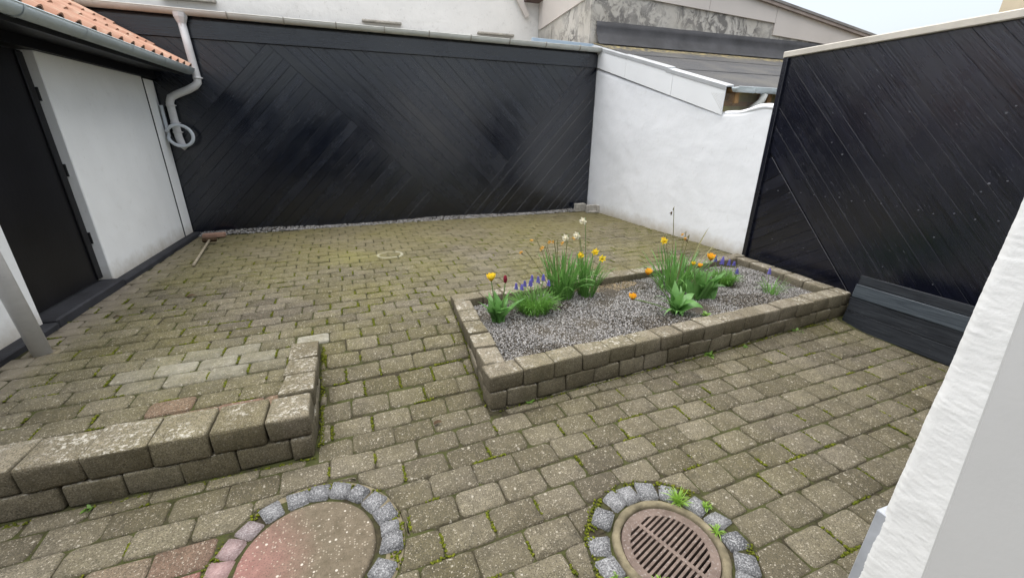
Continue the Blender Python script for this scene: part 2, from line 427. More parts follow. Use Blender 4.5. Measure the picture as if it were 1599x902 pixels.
# obstacles for the paving (convex polygons, counter-clockwise; circles)
PF = [(.55, 1.94), (3.98, 2.245), (4.02, 3.555), (.58, 3.26)]           # planter footprint
LW1 = [(-3.2, 1.865), (-.385, 1.89), (-.385, 2.115), (-3.2, 2.09)]       # low wall, front leg
LW2 = [(-.545, 2.0), (-.385, 2.0), (-.405, 2.79), (-.565, 2.78)]         # low wall, side leg
PANEL = [(3.86, 1.0), (4.3, 1.0), (4.3, 2.26), (3.84, 2.26)]
COVER_C, COVER_R, COVER_O = (-.365, 1.325), .262, .362
GRATE_C, GRATE_R, GRATE_O = (.995, .905), .19, .325
polys = [PF, LW1, LW2, PANEL]; circles = [(COVER_C, COVER_O), (GRATE_C, GRATE_O)]
BOUNDS = [((-2.215, 0), (1, 0)), ((4.13, 0), (-1, 0)), ((-2.31, 6.741-.15), (.0476, -.9989))]
def edges_of(P):
    for i in range(len(P)):
        a, b = P[i], P[(i+1) % len(P)]; l = math.dist(a, b)
        yield a, ((b[1]-a[1])/l, -(b[0]-a[0])/l)     # outward normal
def place_poly(poly):
    cx = sum(p[0] for p in poly)/len(poly); cy = sum(p[1] for p in poly)/len(poly); cut = False
    for p, n in BOUNDS:
        if (cx-p[0])*n[0]+(cy-p[1])*n[1] < -.25: return None, True
        q = clip(poly, p, n); cut |= len(q) != len(poly) or q != poly; poly = q
        if len(poly) < 3: return None, True
    for P in polys:
        d = [((cx-a[0])*n[0]+(cy-a[1])*n[1], a, n) for a, n in edges_of(P)]
        if max(t[0] for t in d) < .3:
            best = []
            for dm, a, n in d:
                q = clip(poly, (a[0]+n[0]*.006, a[1]+n[1]*.006), n)
                if len(q) > 2 and (not best or abs(area(q)) > abs(area(best))): best = q
            if not best: return None, True
            cut |= best != poly; poly = best
    for c, r in circles:
        d = math.dist((cx, cy), c)
        if d < r-.09: return None, True
        if d < r+.2:
            n = ((cx-c[0])/d, (cy-c[1])/d); q = clip(poly, (c[0]+n[0]*(r+.004), c[1]+n[1]*(r+.004)), n); cut |= q != poly; poly = q
            # shave again at the corners that still poke into the circle
            for v in list(poly):
                dv = math.dist(v, c)
                if dv < r:
                    nv = ((v[0]-c[0])/dv, (v[1]-c[1])/dv); poly = clip(poly, (c[0]+nv[0]*r, c[1]+nv[1]*r), nv)
    poly = clean(poly, .004)
    if len(poly) < 3 or abs(area(poly)) < .0022: return None, True
    return poly, cut

def stone_from_poly(poly, rnd, depth=.05, ch=.006, crown=.0015):
    "local polygon -> verts, faces of a tumbled stone whose top is z=0"
    n = len(poly); cx = sum(p[0] for p in poly)/n; cy = sum(p[1] for p in poly)/n
    i1 = inset(poly, .0012); i2 = inset(poly, .0012+ch*1.5)
    V = [(x, y, -depth) for x, y in i1] + [(x, y, -ch*1.2+rnd.uniform(-.0015, .0015)) for x, y in i1] + [(x, y, rnd.uniform(-.0012, .0006)) for x, y in i2] + [(cx, cy, crown)]
    F = []
    for i in range(n):
        j = (i+1) % n; F += [(i, j, n+j, n+i), (n+i, n+j, 2*n+j, 2*n+i), (2*n+i, 2*n+j, 3*n)]
    return V, F
def rounded_rect(lx, ly, rnd, r=.016):
    hx, hy = lx/2, ly/2; out = []
    for sx, sy in ((1, -1), (1, 1), (-1, 1), (-1, -1)):
        rr = r*rnd.uniform(.5, 2.0); cxx, cyy = sx*(hx-rr), sy*(hy-rr)
        a0 = {(1, -1): -90, (1, 1): 0, (-1, 1): 90, (-1, -1): 180}[(sx, sy)]
        for a in (0, 45, 90):
            t = R(a0+a); out.append((cxx+rr*math.cos(t)+rnd.uniform(-.003, .0028), cyy+rr*math.sin(t)+rnd.uniform(-.003, .0028)))
    return out

PX, PY, PROT = .2125, .1425, R(3.0)
rp = random.Random(11)
NV = 14
var_poly = [rounded_rect(PX-.0025, PY-.0025, rp) for _ in range(NV)]
var_mesh = []
for i, p in enumerate(var_poly):
    v, f = stone_from_poly(p, rp); gg = G(); gg.add(v, f); me = gg.mesh('paver', True); me.materials.append(MAT['paver']); var_mesh.append(me)
ca, sa = math.cos(PROT), math.sin(PROT)
stones = []; joints = []
for r_ in range(-14, 54):
    yy = .50 + r_*PY
    rowoff = (.5 if r_ % 2 else 0)*PX + rp.uniform(-.018, .018)
    for c_ in range(-18, 26):
        lx = c_*PX + rowoff + rp.uniform(-.003, .003); ly = yy + rp.uniform(-.003, .003)
        cx, cy = lx*ca-ly*sa, lx*sa+ly*ca
        if cy < -.5 or cy > 7: continue
        if cy < .35 and cx > 1.35: continue
        vi = rp.randrange(NV); flip = rp.random() < .5; ang = PROT + (PI if flip else 0) + rp.gauss(0, .008)
        c2, s2 = math.cos(ang), math.sin(ang)
        wp = [(cx+x*c2-y*s2, cy+x*s2+y*c2) for x, y in var_poly[vi]]
        poly, cut = place_poly(wp)
        if poly is None: continue
        if cut: cx = sum(p[0] for p in poly)/len(poly); cy = sum(p[1] for p in poly)/len(poly)
        z = gz(cx, cy) + rp.gauss(0, .0024)
        pr = proj((cx, cy, z)); size = -1
        if pr and -.04 < pr[0] < 1.04 and -.03 < pr[1] < .60:
            d = Vector((cx, cy, z-CH)); size = abs(area(poly))*abs(d.normalized().z)/pr[2]**2
        red = math.exp(-((cx+.72)**2/.10+(cy-1.22)**2/.05))*1.0  # lens light leak, painted into the stones as a pink falloff
        if abs(cx+.75) < .42 and 2.12 < cy < 2.3: red = max(red, rp.uniform(.25, .5))
        stones.append(dict(c=(cx, cy, z), vi=vi, ang=ang, poly=poly, cut=cut, size=size, tint=min(1, max(0, rp.gauss(.5, .34))), red=red if red > .06 else 0., pale=min(1, (math.exp(-((cx+1.05)**2/.12+(cy-2.74)**2/.04))*rp.uniform(.35, .72) if cx < -.6 else 0) + (.6 if math.dist((cx, cy), (-.44, 2.96)) < .075 else 0))))
        joints.append((lx, ly, cx, cy))
stones.sort(key=lambda s: -s['size'])
for s_ in stones[:300]:
    cx, cy, z = s_['c']; nz = gnorm(cx, cy)
    nz = (nz + Vector((rp.gauss(0, .012), rp.gauss(0, .012), 0))).normalized()
    if not s_['cut']:
        o = link('paver', var_mesh[s_['vi']], None, paving)
        o.matrix_local = Matrix.Translation((cx, cy, z)) @ Vector((0, 0, 1)).rotation_difference(nz).to_matrix().to_4x4() @ Matrix.Rotation(s_['ang'], 4, 'Z')
    else:
        v, f = stone_from_poly([(x-cx, y-cy) for x, y in s_['poly']], rp); gg = G(); gg.add(v, f)
        o = link('paver', gg.mesh('paver', True), MAT['paver'], paving)
        o.matrix_local = Matrix.Translation((cx, cy, z)) @ Vector((0, 0, 1)).rotation_difference(nz).to_matrix().to_4x4()
    o['tint'] = s_['tint']; o['red'] = s_['red']; o['pale'] = s_['pale']
gg = G(); tint = []; redv = []; palev = []
for s_ in stones[300:]:
    cx, cy, z = s_['c']; nz = gnorm(cx, cy); nz = (nz + Vector((rp.gauss(0, .012), rp.gauss(0, .012), 0))).normalized()
    q = Vector((0, 0, 1)).rotation_difference(nz)
    v, f = stone_from_poly([(x-cx, y-cy) for x, y in s_['poly']], rp)
    gg.add([Vector((cx, cy, z)) + q @ Vector(p) for p in v], f); tint += [s_['tint']]*len(v); redv += [s_['red']]*len(v); palev += [s_['pale']]*len(v)
rest = gg.build('paver_field', MAT['paver'], paving, True); tag(rest, 'the smaller, more distant pavers of the yard', kind='stuff')
for nm, vals in (('tint', tint), ('red', redv), ('pale', palev)):
    a = rest.data.attributes.new(nm, 'FLOAT', 'POINT'); a.data.foreach_set('value', vals)
# jointing bed under the stones (two sheets: lower yard with ramp, upper terrace)
def sheet(x0, x1, y0, y1, nx, ny, dz):
    if nx > 100:
        s = G(); s.grid([[(x0+(x1-x0)*i/nx, y0+(y1-y0)*j/ny, gz(x0+(x1-x0)*i/nx, y0+(y1-y0)*j/ny)+dz) for i in range(nx+1)] for j in range(ny+1)])
        s.f = [f for f in s.f if math.dist((sum(s.v[i][0] for i in f)/4, sum(s.v[i][1] for i in f)/4), GRATE_C) > .27]; return s
    s = G(); s.grid([[(x0+(x1-x0)*i/nx, y0+(y1-y0)*j/ny, gz(x0+(x1-x0)*i/nx, y0+(y1-y0)*j/ny)+dz) for i in range(nx+1)] for j in range(ny+1)]); return s
b1 = sheet(-.44, 4.35, -.9, 7.2, 160, 270, -.0085); b1.build('joint_bed', MAT['bed'], paving, True)
b2 = sheet(-2.5, -.46, 2.0, 7.2, 16, 30, -.0085); b2.build('joint_bed', MAT['bed'], paving, True)
b3 = sheet(-4.2, -.46, -.9, 1.96, 16, 16, -.0085); b3.build('joint_bed', MAT['bed'], paving, True)

# ------------------------------------------------------------------ pebble clouds (gravel, moss)
ICO = None
def ico():
    global ICO
    if ICO is None:
        bm = bmesh.new(); bmesh.ops.create_icosphere(bm, subdivisions=1, radius=1)
        ICO = (np.array([v.co[:] for v in bm.verts]), np.array([[v.index for v in f.verts] for f in bm.faces])); bm.free()
    return ICO
def cloud(name, mat, P, S, cols, flat=(.6, .9), jag=.25, parent=None, smooth_=False, zup=False):
    V0, F0 = ico(); n = len(P); m = len(V0)
    V = V0[None]*(1+rng.normal(0, jag, (n, m, 1))); sc = np.ones((n, 1, 3)); sc[:, 0, 1] = rng.uniform(.65, 1, n); sc[:, 0, 2] = rng.uniform(*flat, n); V = V*sc
    if zup:
        a = rng.uniform(0, 2*PI, n); Rm = np.zeros((n, 3, 3)); Rm[:, 0, 0] = np.cos(a); Rm[:, 0, 1] = -np.sin(a); Rm[:, 1, 0] = np.sin(a); Rm[:, 1, 1] = np.cos(a); Rm[:, 2, 2] = 1
    else:
        q = rng.normal(size=(n, 4)); q /= np.linalg.norm(q, axis=1)[:, None]; w, x, y, z = q.T
        Rm = np.stack([np.stack([1-2*(y*y+z*z), 2*(x*y-z*w), 2*(x*z+y*w)], 1), np.stack([2*(x*y+z*w), 1-2*(x*x+z*z), 2*(y*z-x*w)], 1), np.stack([2*(x*z-y*w), 2*(y*z+x*w), 1-2*(x*x+y*y)], 1)], 1)
    V = np.einsum('nij,nmj->nmi', Rm, V)*np.asarray(S)[:, None, None] + np.asarray(P)[:, None]
    F = (F0[None]+(np.arange(n)*m)[:, None, None]).reshape(-1, 3)
    me = bpy.data.meshes.new(name); me.vertices.add(n*m); me.vertices.foreach_set('co', V.reshape(-1).astype(np.float32))
    me.loops.add(F.size); me.loops.foreach_set('vertex_index', F.reshape(-1).astype(np.int32))
    me.polygons.add(len(F)); me.polygons.foreach_set('loop_start', np.arange(0, F.size, 3, dtype=np.int32))
    me.update(calc_edges=True); me.validate()
    if smooth_: me.polygons.foreach_set('use_smooth', [True]*len(F))
    a = me.attributes.new('col', 'FLOAT_COLOR', 'POINT')
    cc = np.concatenate([np.repeat(np.asarray(cols), m, axis=0), np.ones((n*m, 1))], 1); a.data.foreach_set('color', cc.reshape(-1).astype(np.float32))
    return link(name, me, mat, parent)
def greys(n, lo=.05, hi=.42, warm=.03):
    g_ = lo+(hi-lo)*rng.random(n)**1.5; w = rng.uniform(0, warm, n); c = np.stack([g_+w, g_+w*.6, g_], 1)
    return np.clip(c, .02, .75)

# ------------------------------------------------------------------ block walls
rb = random.Random(5)
def block(parent, o, ux, L, D, Hh, z0, tilt=0.):
    "one tumbled concrete block: front-left-bottom corner o, unit direction ux, depth to the left of ux"
    uy = Vector((-ux.y, ux.x, 0)); n = 4
    g = G(); hx, hy, hz = L/2, D/2, Hh/2
    gap = .0025
    g.box(-hx+gap, hx-gap, -hy+gap, hy-gap, -hz+gap*.6, hz-gap*.6)
    ob = link('block', g.mesh('block'), MAT['block'])
    bm = bmesh.new(); bm.from_mesh(ob.data)
    for v in bm.verts: v.co += Vector((rb.gauss(0, .003), rb.gauss(0, .0045), rb.gauss(0, .003)))
    bmesh.ops.bevel(bm, geom=bm.edges[:], offset=rb.uniform(.009, .018), segments=2, affect='EDGES', profile=.55)
    for v in bm.verts: v.co += Vector((rb.gauss(0, .0008), rb.gauss(0, .0008), rb.gauss(0, .0008)))
    bm.to_mesh(ob.data); bm.free()
    ob.data.polygons.foreach_set('use_smooth', [True]*len(ob.data.polygons))
    c = Vector((o[0], o[1], 0)) + ux*hx + uy*hy + Vector((0, 0, z0+hz))
    rot = Matrix((ux, uy, Vector((0, 0, 1)))).transposed().to_4x4() @ Matrix.Rotation(rb.gauss(0, .006)+0, 4, 'Z') @ Matrix.Rotation(tilt+rb.gauss(0, .006), 4, 'Y')
    ob.matrix_world = Matrix.Translation(c) @ rot
    reparent_mw(ob, parent); ob['tint'] = min(1, max(0, rb.gauss(.45, .3))); ob['red'] = 0.
    return ob
def reparent_mw(ob, parent):
    mw = ob.matrix_world.copy(); ob.parent = parent; ob.matrix_parent_inverse = Matrix.Translation(-parent.location); ob.matrix_basis = mw
def course(parent, p0, p1, D, Hh, z0, L=.205, first=None, tilt=0., skip_first=0., skip_last=0.):
    a, b = Vector((p0[0], p0[1], 0)), Vector((p1[0], p1[1], 0)); u = (b-a).normalized(); tot = (b-a).length - skip_last; x = skip_first; k = 0
    while x < tot-.03:
        l = (first if (k == 0 and first) else L*rb.uniform(.93, 1.06))
        if tot-x-l < .09: l = tot-x
        z = z0 - math.tan(tilt)*(x+l/2)
        block(parent, a+u*x, u, l, D, Hh, z, tilt); x += l; k += 1

low_wall = thing('low_wall', 'low L-shaped wall of concrete blocks edging the upper terrace, beside the round concrete cover', 'wall', (-.45, 1.9, 0))
course(low_wall, (-2.9, 1.867), (-.385, 1.892), .20, .125, -.012, .222)
course(low_wall, (-2.79, 1.865), (-.380, 1.892), .22, .128, .116, .222)
course(low_wall, (-.385, 2.095), (-.41, 2.78), .16, .12, -.03, .21)
course(low_wall, (-.378, 2.118), (-.403, 2.755), .165, .12, .130, .21, tilt=R(2.2))
for k, pz in enumerate(((.03),)): pass
planter = thing('raised_planter', 'long raised flower bed walled with two courses of lichened concrete blocks', 'planter', (2.2, 2.6, 0))
PT = .238; BH = .118
A, B, Cc, Dd = [Vector((*p, 0)) for p in PF]
# bottom course then top course; front, right, back, left
for zc, first in ((PT-2*BH, .11), (PT-BH, None)):
    course(planter, A, B, .145, BH, zc, .208, first)
    course(planter, B, Cc, .145, BH, zc, .208, skip_first=.147)
    course(planter, Cc, Dd, .145, BH, zc, .208, skip_first=.147)
    course(planter, Dd, A, .145, BH, zc, .208, skip_first=.147, skip_last=.147)
course(planter, A, B, .14, BH, PT-3*BH, .208, .2)
g = G(); ins = [(p.x, p.y) for p in (A, B, Cc, Dd)]; ins = inset(ins, .12)
g.prism([(x, y, 0) for x, y in ins], (0, 0, PT-.075)); fixn(g.build('soil', MAT['soil'], planter))
ins2 = inset(PF, .15)
N = 46000
pts = []
u0 = Vector(ins2[0]); e1 = Vector(ins2[1])-u0; e2 = Vector(ins2[3])-u0
uv = rng.random((N, 2)); P = np.zeros((N, 3))
P[:, 0] = u0.x + uv[:, 0]*e1.x + uv[:, 1]*e2.x; P[:, 1] = u0.y + uv[:, 0]*e1.y + uv[:, 1]*e2.y
bumpz = .010*np.sin(P[:, 0]*5.1+1)*np.cos(P[:, 1]*6.3)+.006*np.sin(P[:, 0]*13)*np.sin(P[:, 1]*11+2)
S = rng.uniform(.0030, .0068, N)
P[:, 2] = PT-.072 + bumpz + rng.uniform(0, .006, N)
cols = greys(N, .08, .44, .04); br = (np.sin(P[:, 0]*3.3+.7)*np.sin(P[:, 1]*7+P[:, 0]*2) > .45) & (rng.random(N) < .65)
cols[br] *= np.array([.5, .46, .40])
sandy = (np.hypot((P[:, 0]-2.05)/.35, (P[:, 1]-3.2)/.12) < 1) & (rng.random(N) < .8)
cols[sandy] = np.array([.30, .24, .15])*rng.uniform(.7, 1.2, (sandy.sum(), 1))
tag(cloud('gravel', MAT['gravel'], P, S, cols), 'grey and white stone chippings covering the raised flower bed', 'gravel', None, 'stuff')

# ------------------------------------------------------------------ round cover, drain, cobble rings
g = G(); n = 56
def ring(g, c, prof, n=56, jit=0.):
    "lathe profile [(r,z)...] about the vertical through c"
    b = len(g.v); m = len(prof)
    for i in range(n):
        a = 2*PI*i/n
        for r, z in prof:
            rr = r*(1+random.uniform(-jit, jit)); g.v.append((c[0]+rr*math.cos(a), c[1]+rr*math.sin(a), z))
    for i in range(n):
        for j in range(m-1):
            g.f.append((b+i*m+j, b+((i+1) % n)*m+j, b+((i+1) % n)*m+j+1, b+i*m+j+1))
cv = thing('manhole_cover', 'round concrete inspection cover with a pink light leak painted on one side, ringed by granite setts', 'cover', (*COVER_C, 0))
g = G(); ring(g, COVER_C, [(.0005, .006), (.12, .007), (.235, .006), (.247, .003), (.252, -.006), (.252, -.07)], 64, .004); g.build('disc', MAT['cover'], cv, True)
g = G(); ring(g, COVER_C, [(.255, -.06), (.255, -.014), (.30, -.012), (.365, -.009), (.37, -.03)], 64); g.build('bedding', MAT['mortar'], cv, True)
rc = random.Random(3)
def cobble(c, ang, rad, wt, wr, z, red=0., parent=None):
    g = G(); g.box(-wr/2, wr/2, -wt/2, wt/2, -.07, 0)
    o = link('cobble', g.mesh('cobble'), MAT['granite'])
    bm = bmesh.new(); bm.from_mesh(o.data)
    for v in bm.verts: v.co += Vector((rc.gauss(0, .004), rc.gauss(0, .004), rc.gauss(0, .003)))
    bmesh.ops.bevel(bm, geom=bm.edges[:], offset=.005, segments=2, affect='EDGES'); bmesh.ops.subdivide_edges(bm, edges=[e for e in bm.edges if e.calc_length() > .03], cuts=1, use_grid_fill=True)
    for v in bm.verts: v.co += Vector((rc.gauss(0, .001), rc.gauss(0, .001), rc.gauss(0, .0012)))
    bm.to_mesh(o.data); bm.free(); o.data.polygons.foreach_set('use_smooth', [True]*len(o.data.polygons))
    o.parent = parent
    o.matrix_local = Matrix.Translation((c[0]+rad*math.cos(ang), c[1]+rad*math.sin(ang), z+rc.uniform(-.003, .004))) @ Matrix.Rotation(ang+rc.gauss(0, .08), 4, 'Z') @ Matrix.Rotation(rc.gauss(0, .04), 4, 'Y')
    o['red'] = red; return o
for a in (-68, -48, -28, -8, 5, 19, 36, 53, 70, 87, 103, 122, 140, 157, 172, 190, 208, 226):
    red = max(0, 1-abs(a-185)/62)*.9  # setts tinted by the painted pink light leak
    cobble(COVER_C, R(a), .311, .052 if a == 5 else .080, .082, .005, red, paving)
dr = thing('drain_grate', 'round rusty cast iron drain grating in a concrete collar with granite setts', 'drain', (*GRATE_C, 0))
g = G(); ring(g, GRATE_C, [(.190, -.06), (.191, -.006), (.197, .005), (.216, .004), (.224, -.006), (.228, -.05)], 64, .010); g.build('collar', MAT['mortar'], dr, True)
g = G(); ring(g, GRATE_C, [(.222, -.016), (.33, -.008), (.335, -.03)], 48, .004); g.build('bedding', MAT['bed'], dr, True)
# grate: rim, bars and a rib
g = G(); ring(g, GRATE_C, [(.152, -.03), (.152, -.012), (.186, -.010), (.188, -.013), (.188, -.035)], 72)
tb = math.atan2(.771-1.046, 1.032-.928)
U = Vector((math.cos(tb), math.sin(tb), 0)); Wv = Vector((-U.y, U.x, 0)); cc = Vector((*GRATE_C, 0))
def obox(g, c, u, w, lu, lw, z0, z1):
    P = [c+u*(sx*lu/2)+w*(sy*lw/2) for sx, sy in ((-1, -1), (1, -1), (1, 1), (-1, 1))]
    g.prism([(p.x, p.y, z0) for p in P], (0, 0, z1-z0))
np_ = 16
for k in range(np_):
    d = -.155 + .31*(k+.5)/np_
    for s_ in (0,):
        ch_ = math.sqrt(max(0, .155**2-d*d)); obox(g, cc+U*d, U, Wv, .0098, 2*ch_, -.035, -.0115)
obox(g, cc, U, Wv, .31, .016, -.034, -.0112)
fixn(g.build('grating', MAT['iron'], dr))
g = G(); ring(g, GRATE_C, [(.19, -.06), (.185, -.3), (.001, -.31)], 32); g.build('shaft', MAT['dark'], dr)
for a, dz in ((109, 0), (93, 0), (73, 0), (53, 0), (27, 0), (7, 0), (-13, 0), (-34, 0), (-50, 0), (134, .006), (160, -.006), (180, .002), (203, 0), (228, 0), (250, 0), (275, 0), (300, 0)):
    cobble(GRATE_C, R(a), .276, .080, .084, .004+dz, 0., paving)

# ------------------------------------------------------------------ boarded walls
def wall_frame(P0, P1):
    P0 = Vector((*P0, 0)); U = (Vector((*P1, 0))-P0).normalized(); return P0, U
rw = random.Random(21)
def board_zone(parent, P0, U, Nn, zone, direction, pitch, mat, thick=.02, origin=(0, 0), lap=0., off=.0, cham=.0016, name='board', jit=.16, gap=.0006):
    "fill convex zone (s,z polygon) with boards running along direction"
    d = Vector(direction).normalized(); a = Vector((-d.y, d.x))
    vals = [(Vector(p)-Vector(origin)).dot(a) for p in zone]; lo, hi = min(vals), max(vals)
    t = math.floor(lo/pitch)*pitch; made = []
    edges = []
    k = math.floor(lo/pitch)
    cuts = {}
    def edge(i):
        if i not in cuts: cuts[i] = i*pitch + rw.uniform(-jit, jit)*pitch
        return cuts[i]
    while edge(k) < hi:
        e0, e1 = edge(k), edge(k+1)
        p0 = Vector(origin)+a*e0; p1 = Vector(origin)+a*e1
        poly = clip(list(zone), p0, a); poly = clip(poly, p1, -a) if len(poly) > 2 else []
        k += 1
        poly = clean(poly, .006)
        if len(poly) < 3 or abs(area(poly)) < .0015: continue
        if area(poly) < 0: poly = poly[::-1]
        cs = sum(p[0] for p in poly)/len(poly); cz = sum(p[1] for p in poly)/len(poly)
        loc = [((p[0]-cs)*d.x+(p[1]-cz)*d.y, (p[0]-cs)*a.x+(p[1]-cz)*a.y) for p in poly]
        i1 = inset(loc, gap); i2 = inset(loc, gap+cham)
        if abs(area(i2)) < .0006 or area(i2) < 0: continue
        th = thick*(1+rw.uniform(-.12, .12)); n = len(loc)
        sl = lap*rw.choice((-.6, .3, 1, 1))
        V = [(x, y, 0) for x, y in i1]+[(x, y, th-cham*1.1+sl*y) for x, y in i1]+[(x, y, th+sl*y) for x, y in i2]
        F = [tuple(range(2*n, 3*n))]
        for i in range(n):
            j = (i+1) % n; F += [(i, j, n+j, n+i), (n+i, n+j, 2*n+j, 2*n+i)]
        g = G(); g.add(V, F); o = link(name, g.mesh(name), mat)
        D3 = U*d.x+Vector((0, 0, d.y)); A3 = U*a.x+Vector((0, 0, a.y))
        m = Matrix((D3, A3, Nn)).transposed().to_4x4(); m.translation = P0+U*cs+Vector((0, 0, cz))+Nn*off
        o.matrix_world = m; reparent_mw(o, parent); made.append(o)
    return made

# black shed closing the yard at the back
shed = thing('black_shed', 'long black shed wall of diagonal chevron boards under a pale gutter', 'shed', (.8, 6.9, 0))
P0, U = wall_frame((-2.31, 6.741), (3.941, 7.039)); Nn = Vector((U.y, -U.x, 0))     # toward the yard
FB, FT = 2.557, 2.755; Z0 = .135; SL, SR = -1.3, 6.255
X0 = Vector((-2.31, 6.741))
def S_(x): return (x+2.31)/U.x
sA, sB, sC = S_(-1.0), S_(1.46), S_(3.72)
# zig-zag seams: / from the top at sA down-left, \ sA -> sB, / sB -> sC
zt, zb = FB+.01, Z0
k = (zt-zb)
zoneL = [(SL, zb), (sA-k*1.02, zb), (sA, zt), (SL, zt)]
zoneL = [(SL, zb), (sA-(zt-zb), zb), (sA, zt), (SL, zt)]
zone1 = [(sA-(zt-zb), zb), (sB, zb), (sA, zt)]
zone2 = [(sB, zb), (sC, zt), (sA, zt)]
zone3 = [(sB, zb), (SR, zb), (SR, zt), (sC, zt)]
d1 = Vector((sB-sA, zb-zt)).normalized(); d2 = Vector((sC-sB, zt-zb)).normalized()
board_zone(shed, P0, U, Nn, zoneL, (1, -1), .115, MAT['black'])
board_zone(shed, P0, U, Nn, zone1, (1, 1), .115, MAT['black'], origin=(sA, zt))
board_zone(shed, P0, U, Nn, zone2, d1, .115, MAT['black'], origin=(sB, zb))
board_zone(shed, P0, U, Nn, zone3, d2, .115, MAT['black'], origin=(sB, zb))
g = G(); p = lambda s, z, o=0.: P0+U*s+Nn*o+Vector((0, 0, z))
g.prism([p(SL, .05, -.05), p(SR, .05, -.05), p(SR, 2.84, -.05), p(SL, 2.84, -.05)], Nn*.049); fixn(g.build('backing', MAT['blackpaint'], shed))
g = G(); g.prism([p(SL, FB, .026), p(SR, FB, .026), p(SR, FT, .026), p(SL, FT, .026)], Nn*.024); o = fixn(g.build('fascia', MAT['black'], shed)); bevel(o, .003)
g = G(); g.prism([p(SL, FT+.003, .0), p(SR, FT+.003, .0), p(SR, FT+.07, .0), p(SL, FT+.07, .0)], Nn*.02); fixn(g.build('fascia', MAT['black'], shed))
# corrugated low-pitch roof up to the white gable behind
g = G(); rows = []
for i in range(0, 151):
    s = SL+(SR-SL)*i/150; w = .012*math.sin(s*2*PI/.076)
    rows.append([p(s, 2.845+w, .06), p(s, 2.87+w, -.1), p(s, 3.38+w, -2.75)])
g.grid(rows); rf = g.build('roof', mat_simple('grey_roof_sheet', (.42, .41, .38), .8, .3, .3, 9, .006), shed, True)
def half_gutter(g, a, b, r, upv=Vector((0, 0, 1)), out=None, th=.004, n=10):
    a, b = Vector(a), Vector(b); t = (b-a).normalized(); side = t.cross(upv).normalized(); ring_ = []
    prof = [(math.cos(PI+PI*i/n)*r, math.sin(PI+PI*i/n)*r) for i in range(n+1)]
    prof += [(x*(1-th/r), y*(1-th/r)) for x, y in prof[::-1]]
    bb = len(g.v); m = len(prof)
    for q in (a, b):
        for x, y in prof: g.v.append(tuple(q+side*x+upv*y))
    for j in range(m): g.f.append((bb+j, bb+(j+1) % m, bb+m+(j+1) % m, bb+m+j))
    # end plates at both ends
    for e in (0, 1): g.f.append(tuple(bb+e*m+j for j in range(n+1)))
    # rolled front bead
    for s in (-1, 1): g.tube([a+side*r*s, b+side*r*s], .006, 6)
def strap(g, c, t, r, upv=Vector((0, 0, 1)), w=.012, n=12):
    side = t.cross(upv).normalized(); P = [[c+side*(math.cos(PI+PI*i/n)*r)+upv*(math.sin(PI+PI*i/n)*r)+t*(sg*w) for i in range(n+1)] for sg in (-1, 1)]
    g.grid(P)
g = G(); GZ = 2.838
half_gutter(g, p(SL, GZ, .115), p(SR-.02, GZ-.006, .115), .058); gut = fixn(g.build('gutter', MAT['pvc'], shed, True))
for s in np.arange(.95, SR, .61):
    g = G(); strap(g, p(s, GZ, .115), U, .064, w=.008); g.tube([p(s, GZ+.004, .18), p(s, GZ+.012, .05)], .006, 6)
    b = g.build('bracket', MAT['grey'], gut)
# downpipe with hopper and swan neck
xh = S_(-1.845)
g = G(); dp = p(xh, 0, .115)
path = [(xh, 2.70, .115), (xh+.01, 2.4, .105), (xh+.02, 2.13, .09), (xh+.015, 2.07, .09), (xh-.02, 2.03, .09), (xh-.10, 1.985, .09), (xh-.24, 1.925, .09), (xh-.30, 1.89, .09), (xh-.325, 1.83, .09), (xh-.325, 1.70, .09), (xh-.325, 1.44, .09), (xh-.31, 1.34, .09), (xh-.27, 1.305, .09)]
g.tube([p(*q) for q in path], .042, 14)
pipe = g.build('downpipe', MAT['pipe'], shed, True)
g = G(); g.tube([p(xh, 2.80, .115), p(xh, 2.755, .115), p(xh, 2.69, .115), p(xh, 2.655, .115)], [.075, .07, .044, .041], 8); g.build('hopper', MAT['pipe'], pipe)
for s, z in ((xh+.02, 2.12), (xh-.325, 1.80), (xh-.325, 1.60), (xh-.325, 1.49)):
    g = G(); g.tube([p(s, z+.012, .09), p(s, z-.012, .09)], .047, 14); g.build('clamp', MAT['pipe'], pipe, True)
    g = G(); g.tube([p(s, z, .09), p(s+.06, z, .09)], .006, 6); g.build('clamp_screw', MAT['pipe'], pipe, True)
# coil of corrugated hose hung at the downpipe
g = G(); pts = []
for i in range(8): pts.append(p(xh-.42, 1.80-.05*i, .10))
for i in range(0, 23):
    a = R(190+15*i); pts.append(p(xh-.285+.135*math.cos(a), 1.45+.125*math.sin(a), .15+.002*i))
g.tube(pts, .020, 8)
hz = g.build('hose', MAT['hose'], None, True); tag(hz, 'looped grey hose hanging at the foot of the swan-neck downpipe', 'hose')
# gravel strip at the foot of the shed
N = 4200; s = rng.uniform(-.1, 6.2, N); w = rng.uniform(0.0, .17, N)**1.0
P = np.array([[*(p(a, 0, b).xy), UP+.0+.04*(1-b/.17)*(.6+.4*math.sin(a*2.2))] for a, b in zip(s, w)])
tag(cloud('gravel_strip', MAT['gravel'], P, rng.uniform(.006, .014, N), greys(N, .10, .45, .05)), 'grey gravel strip along the foot of the black shed', 'gravel', None, 'stuff')

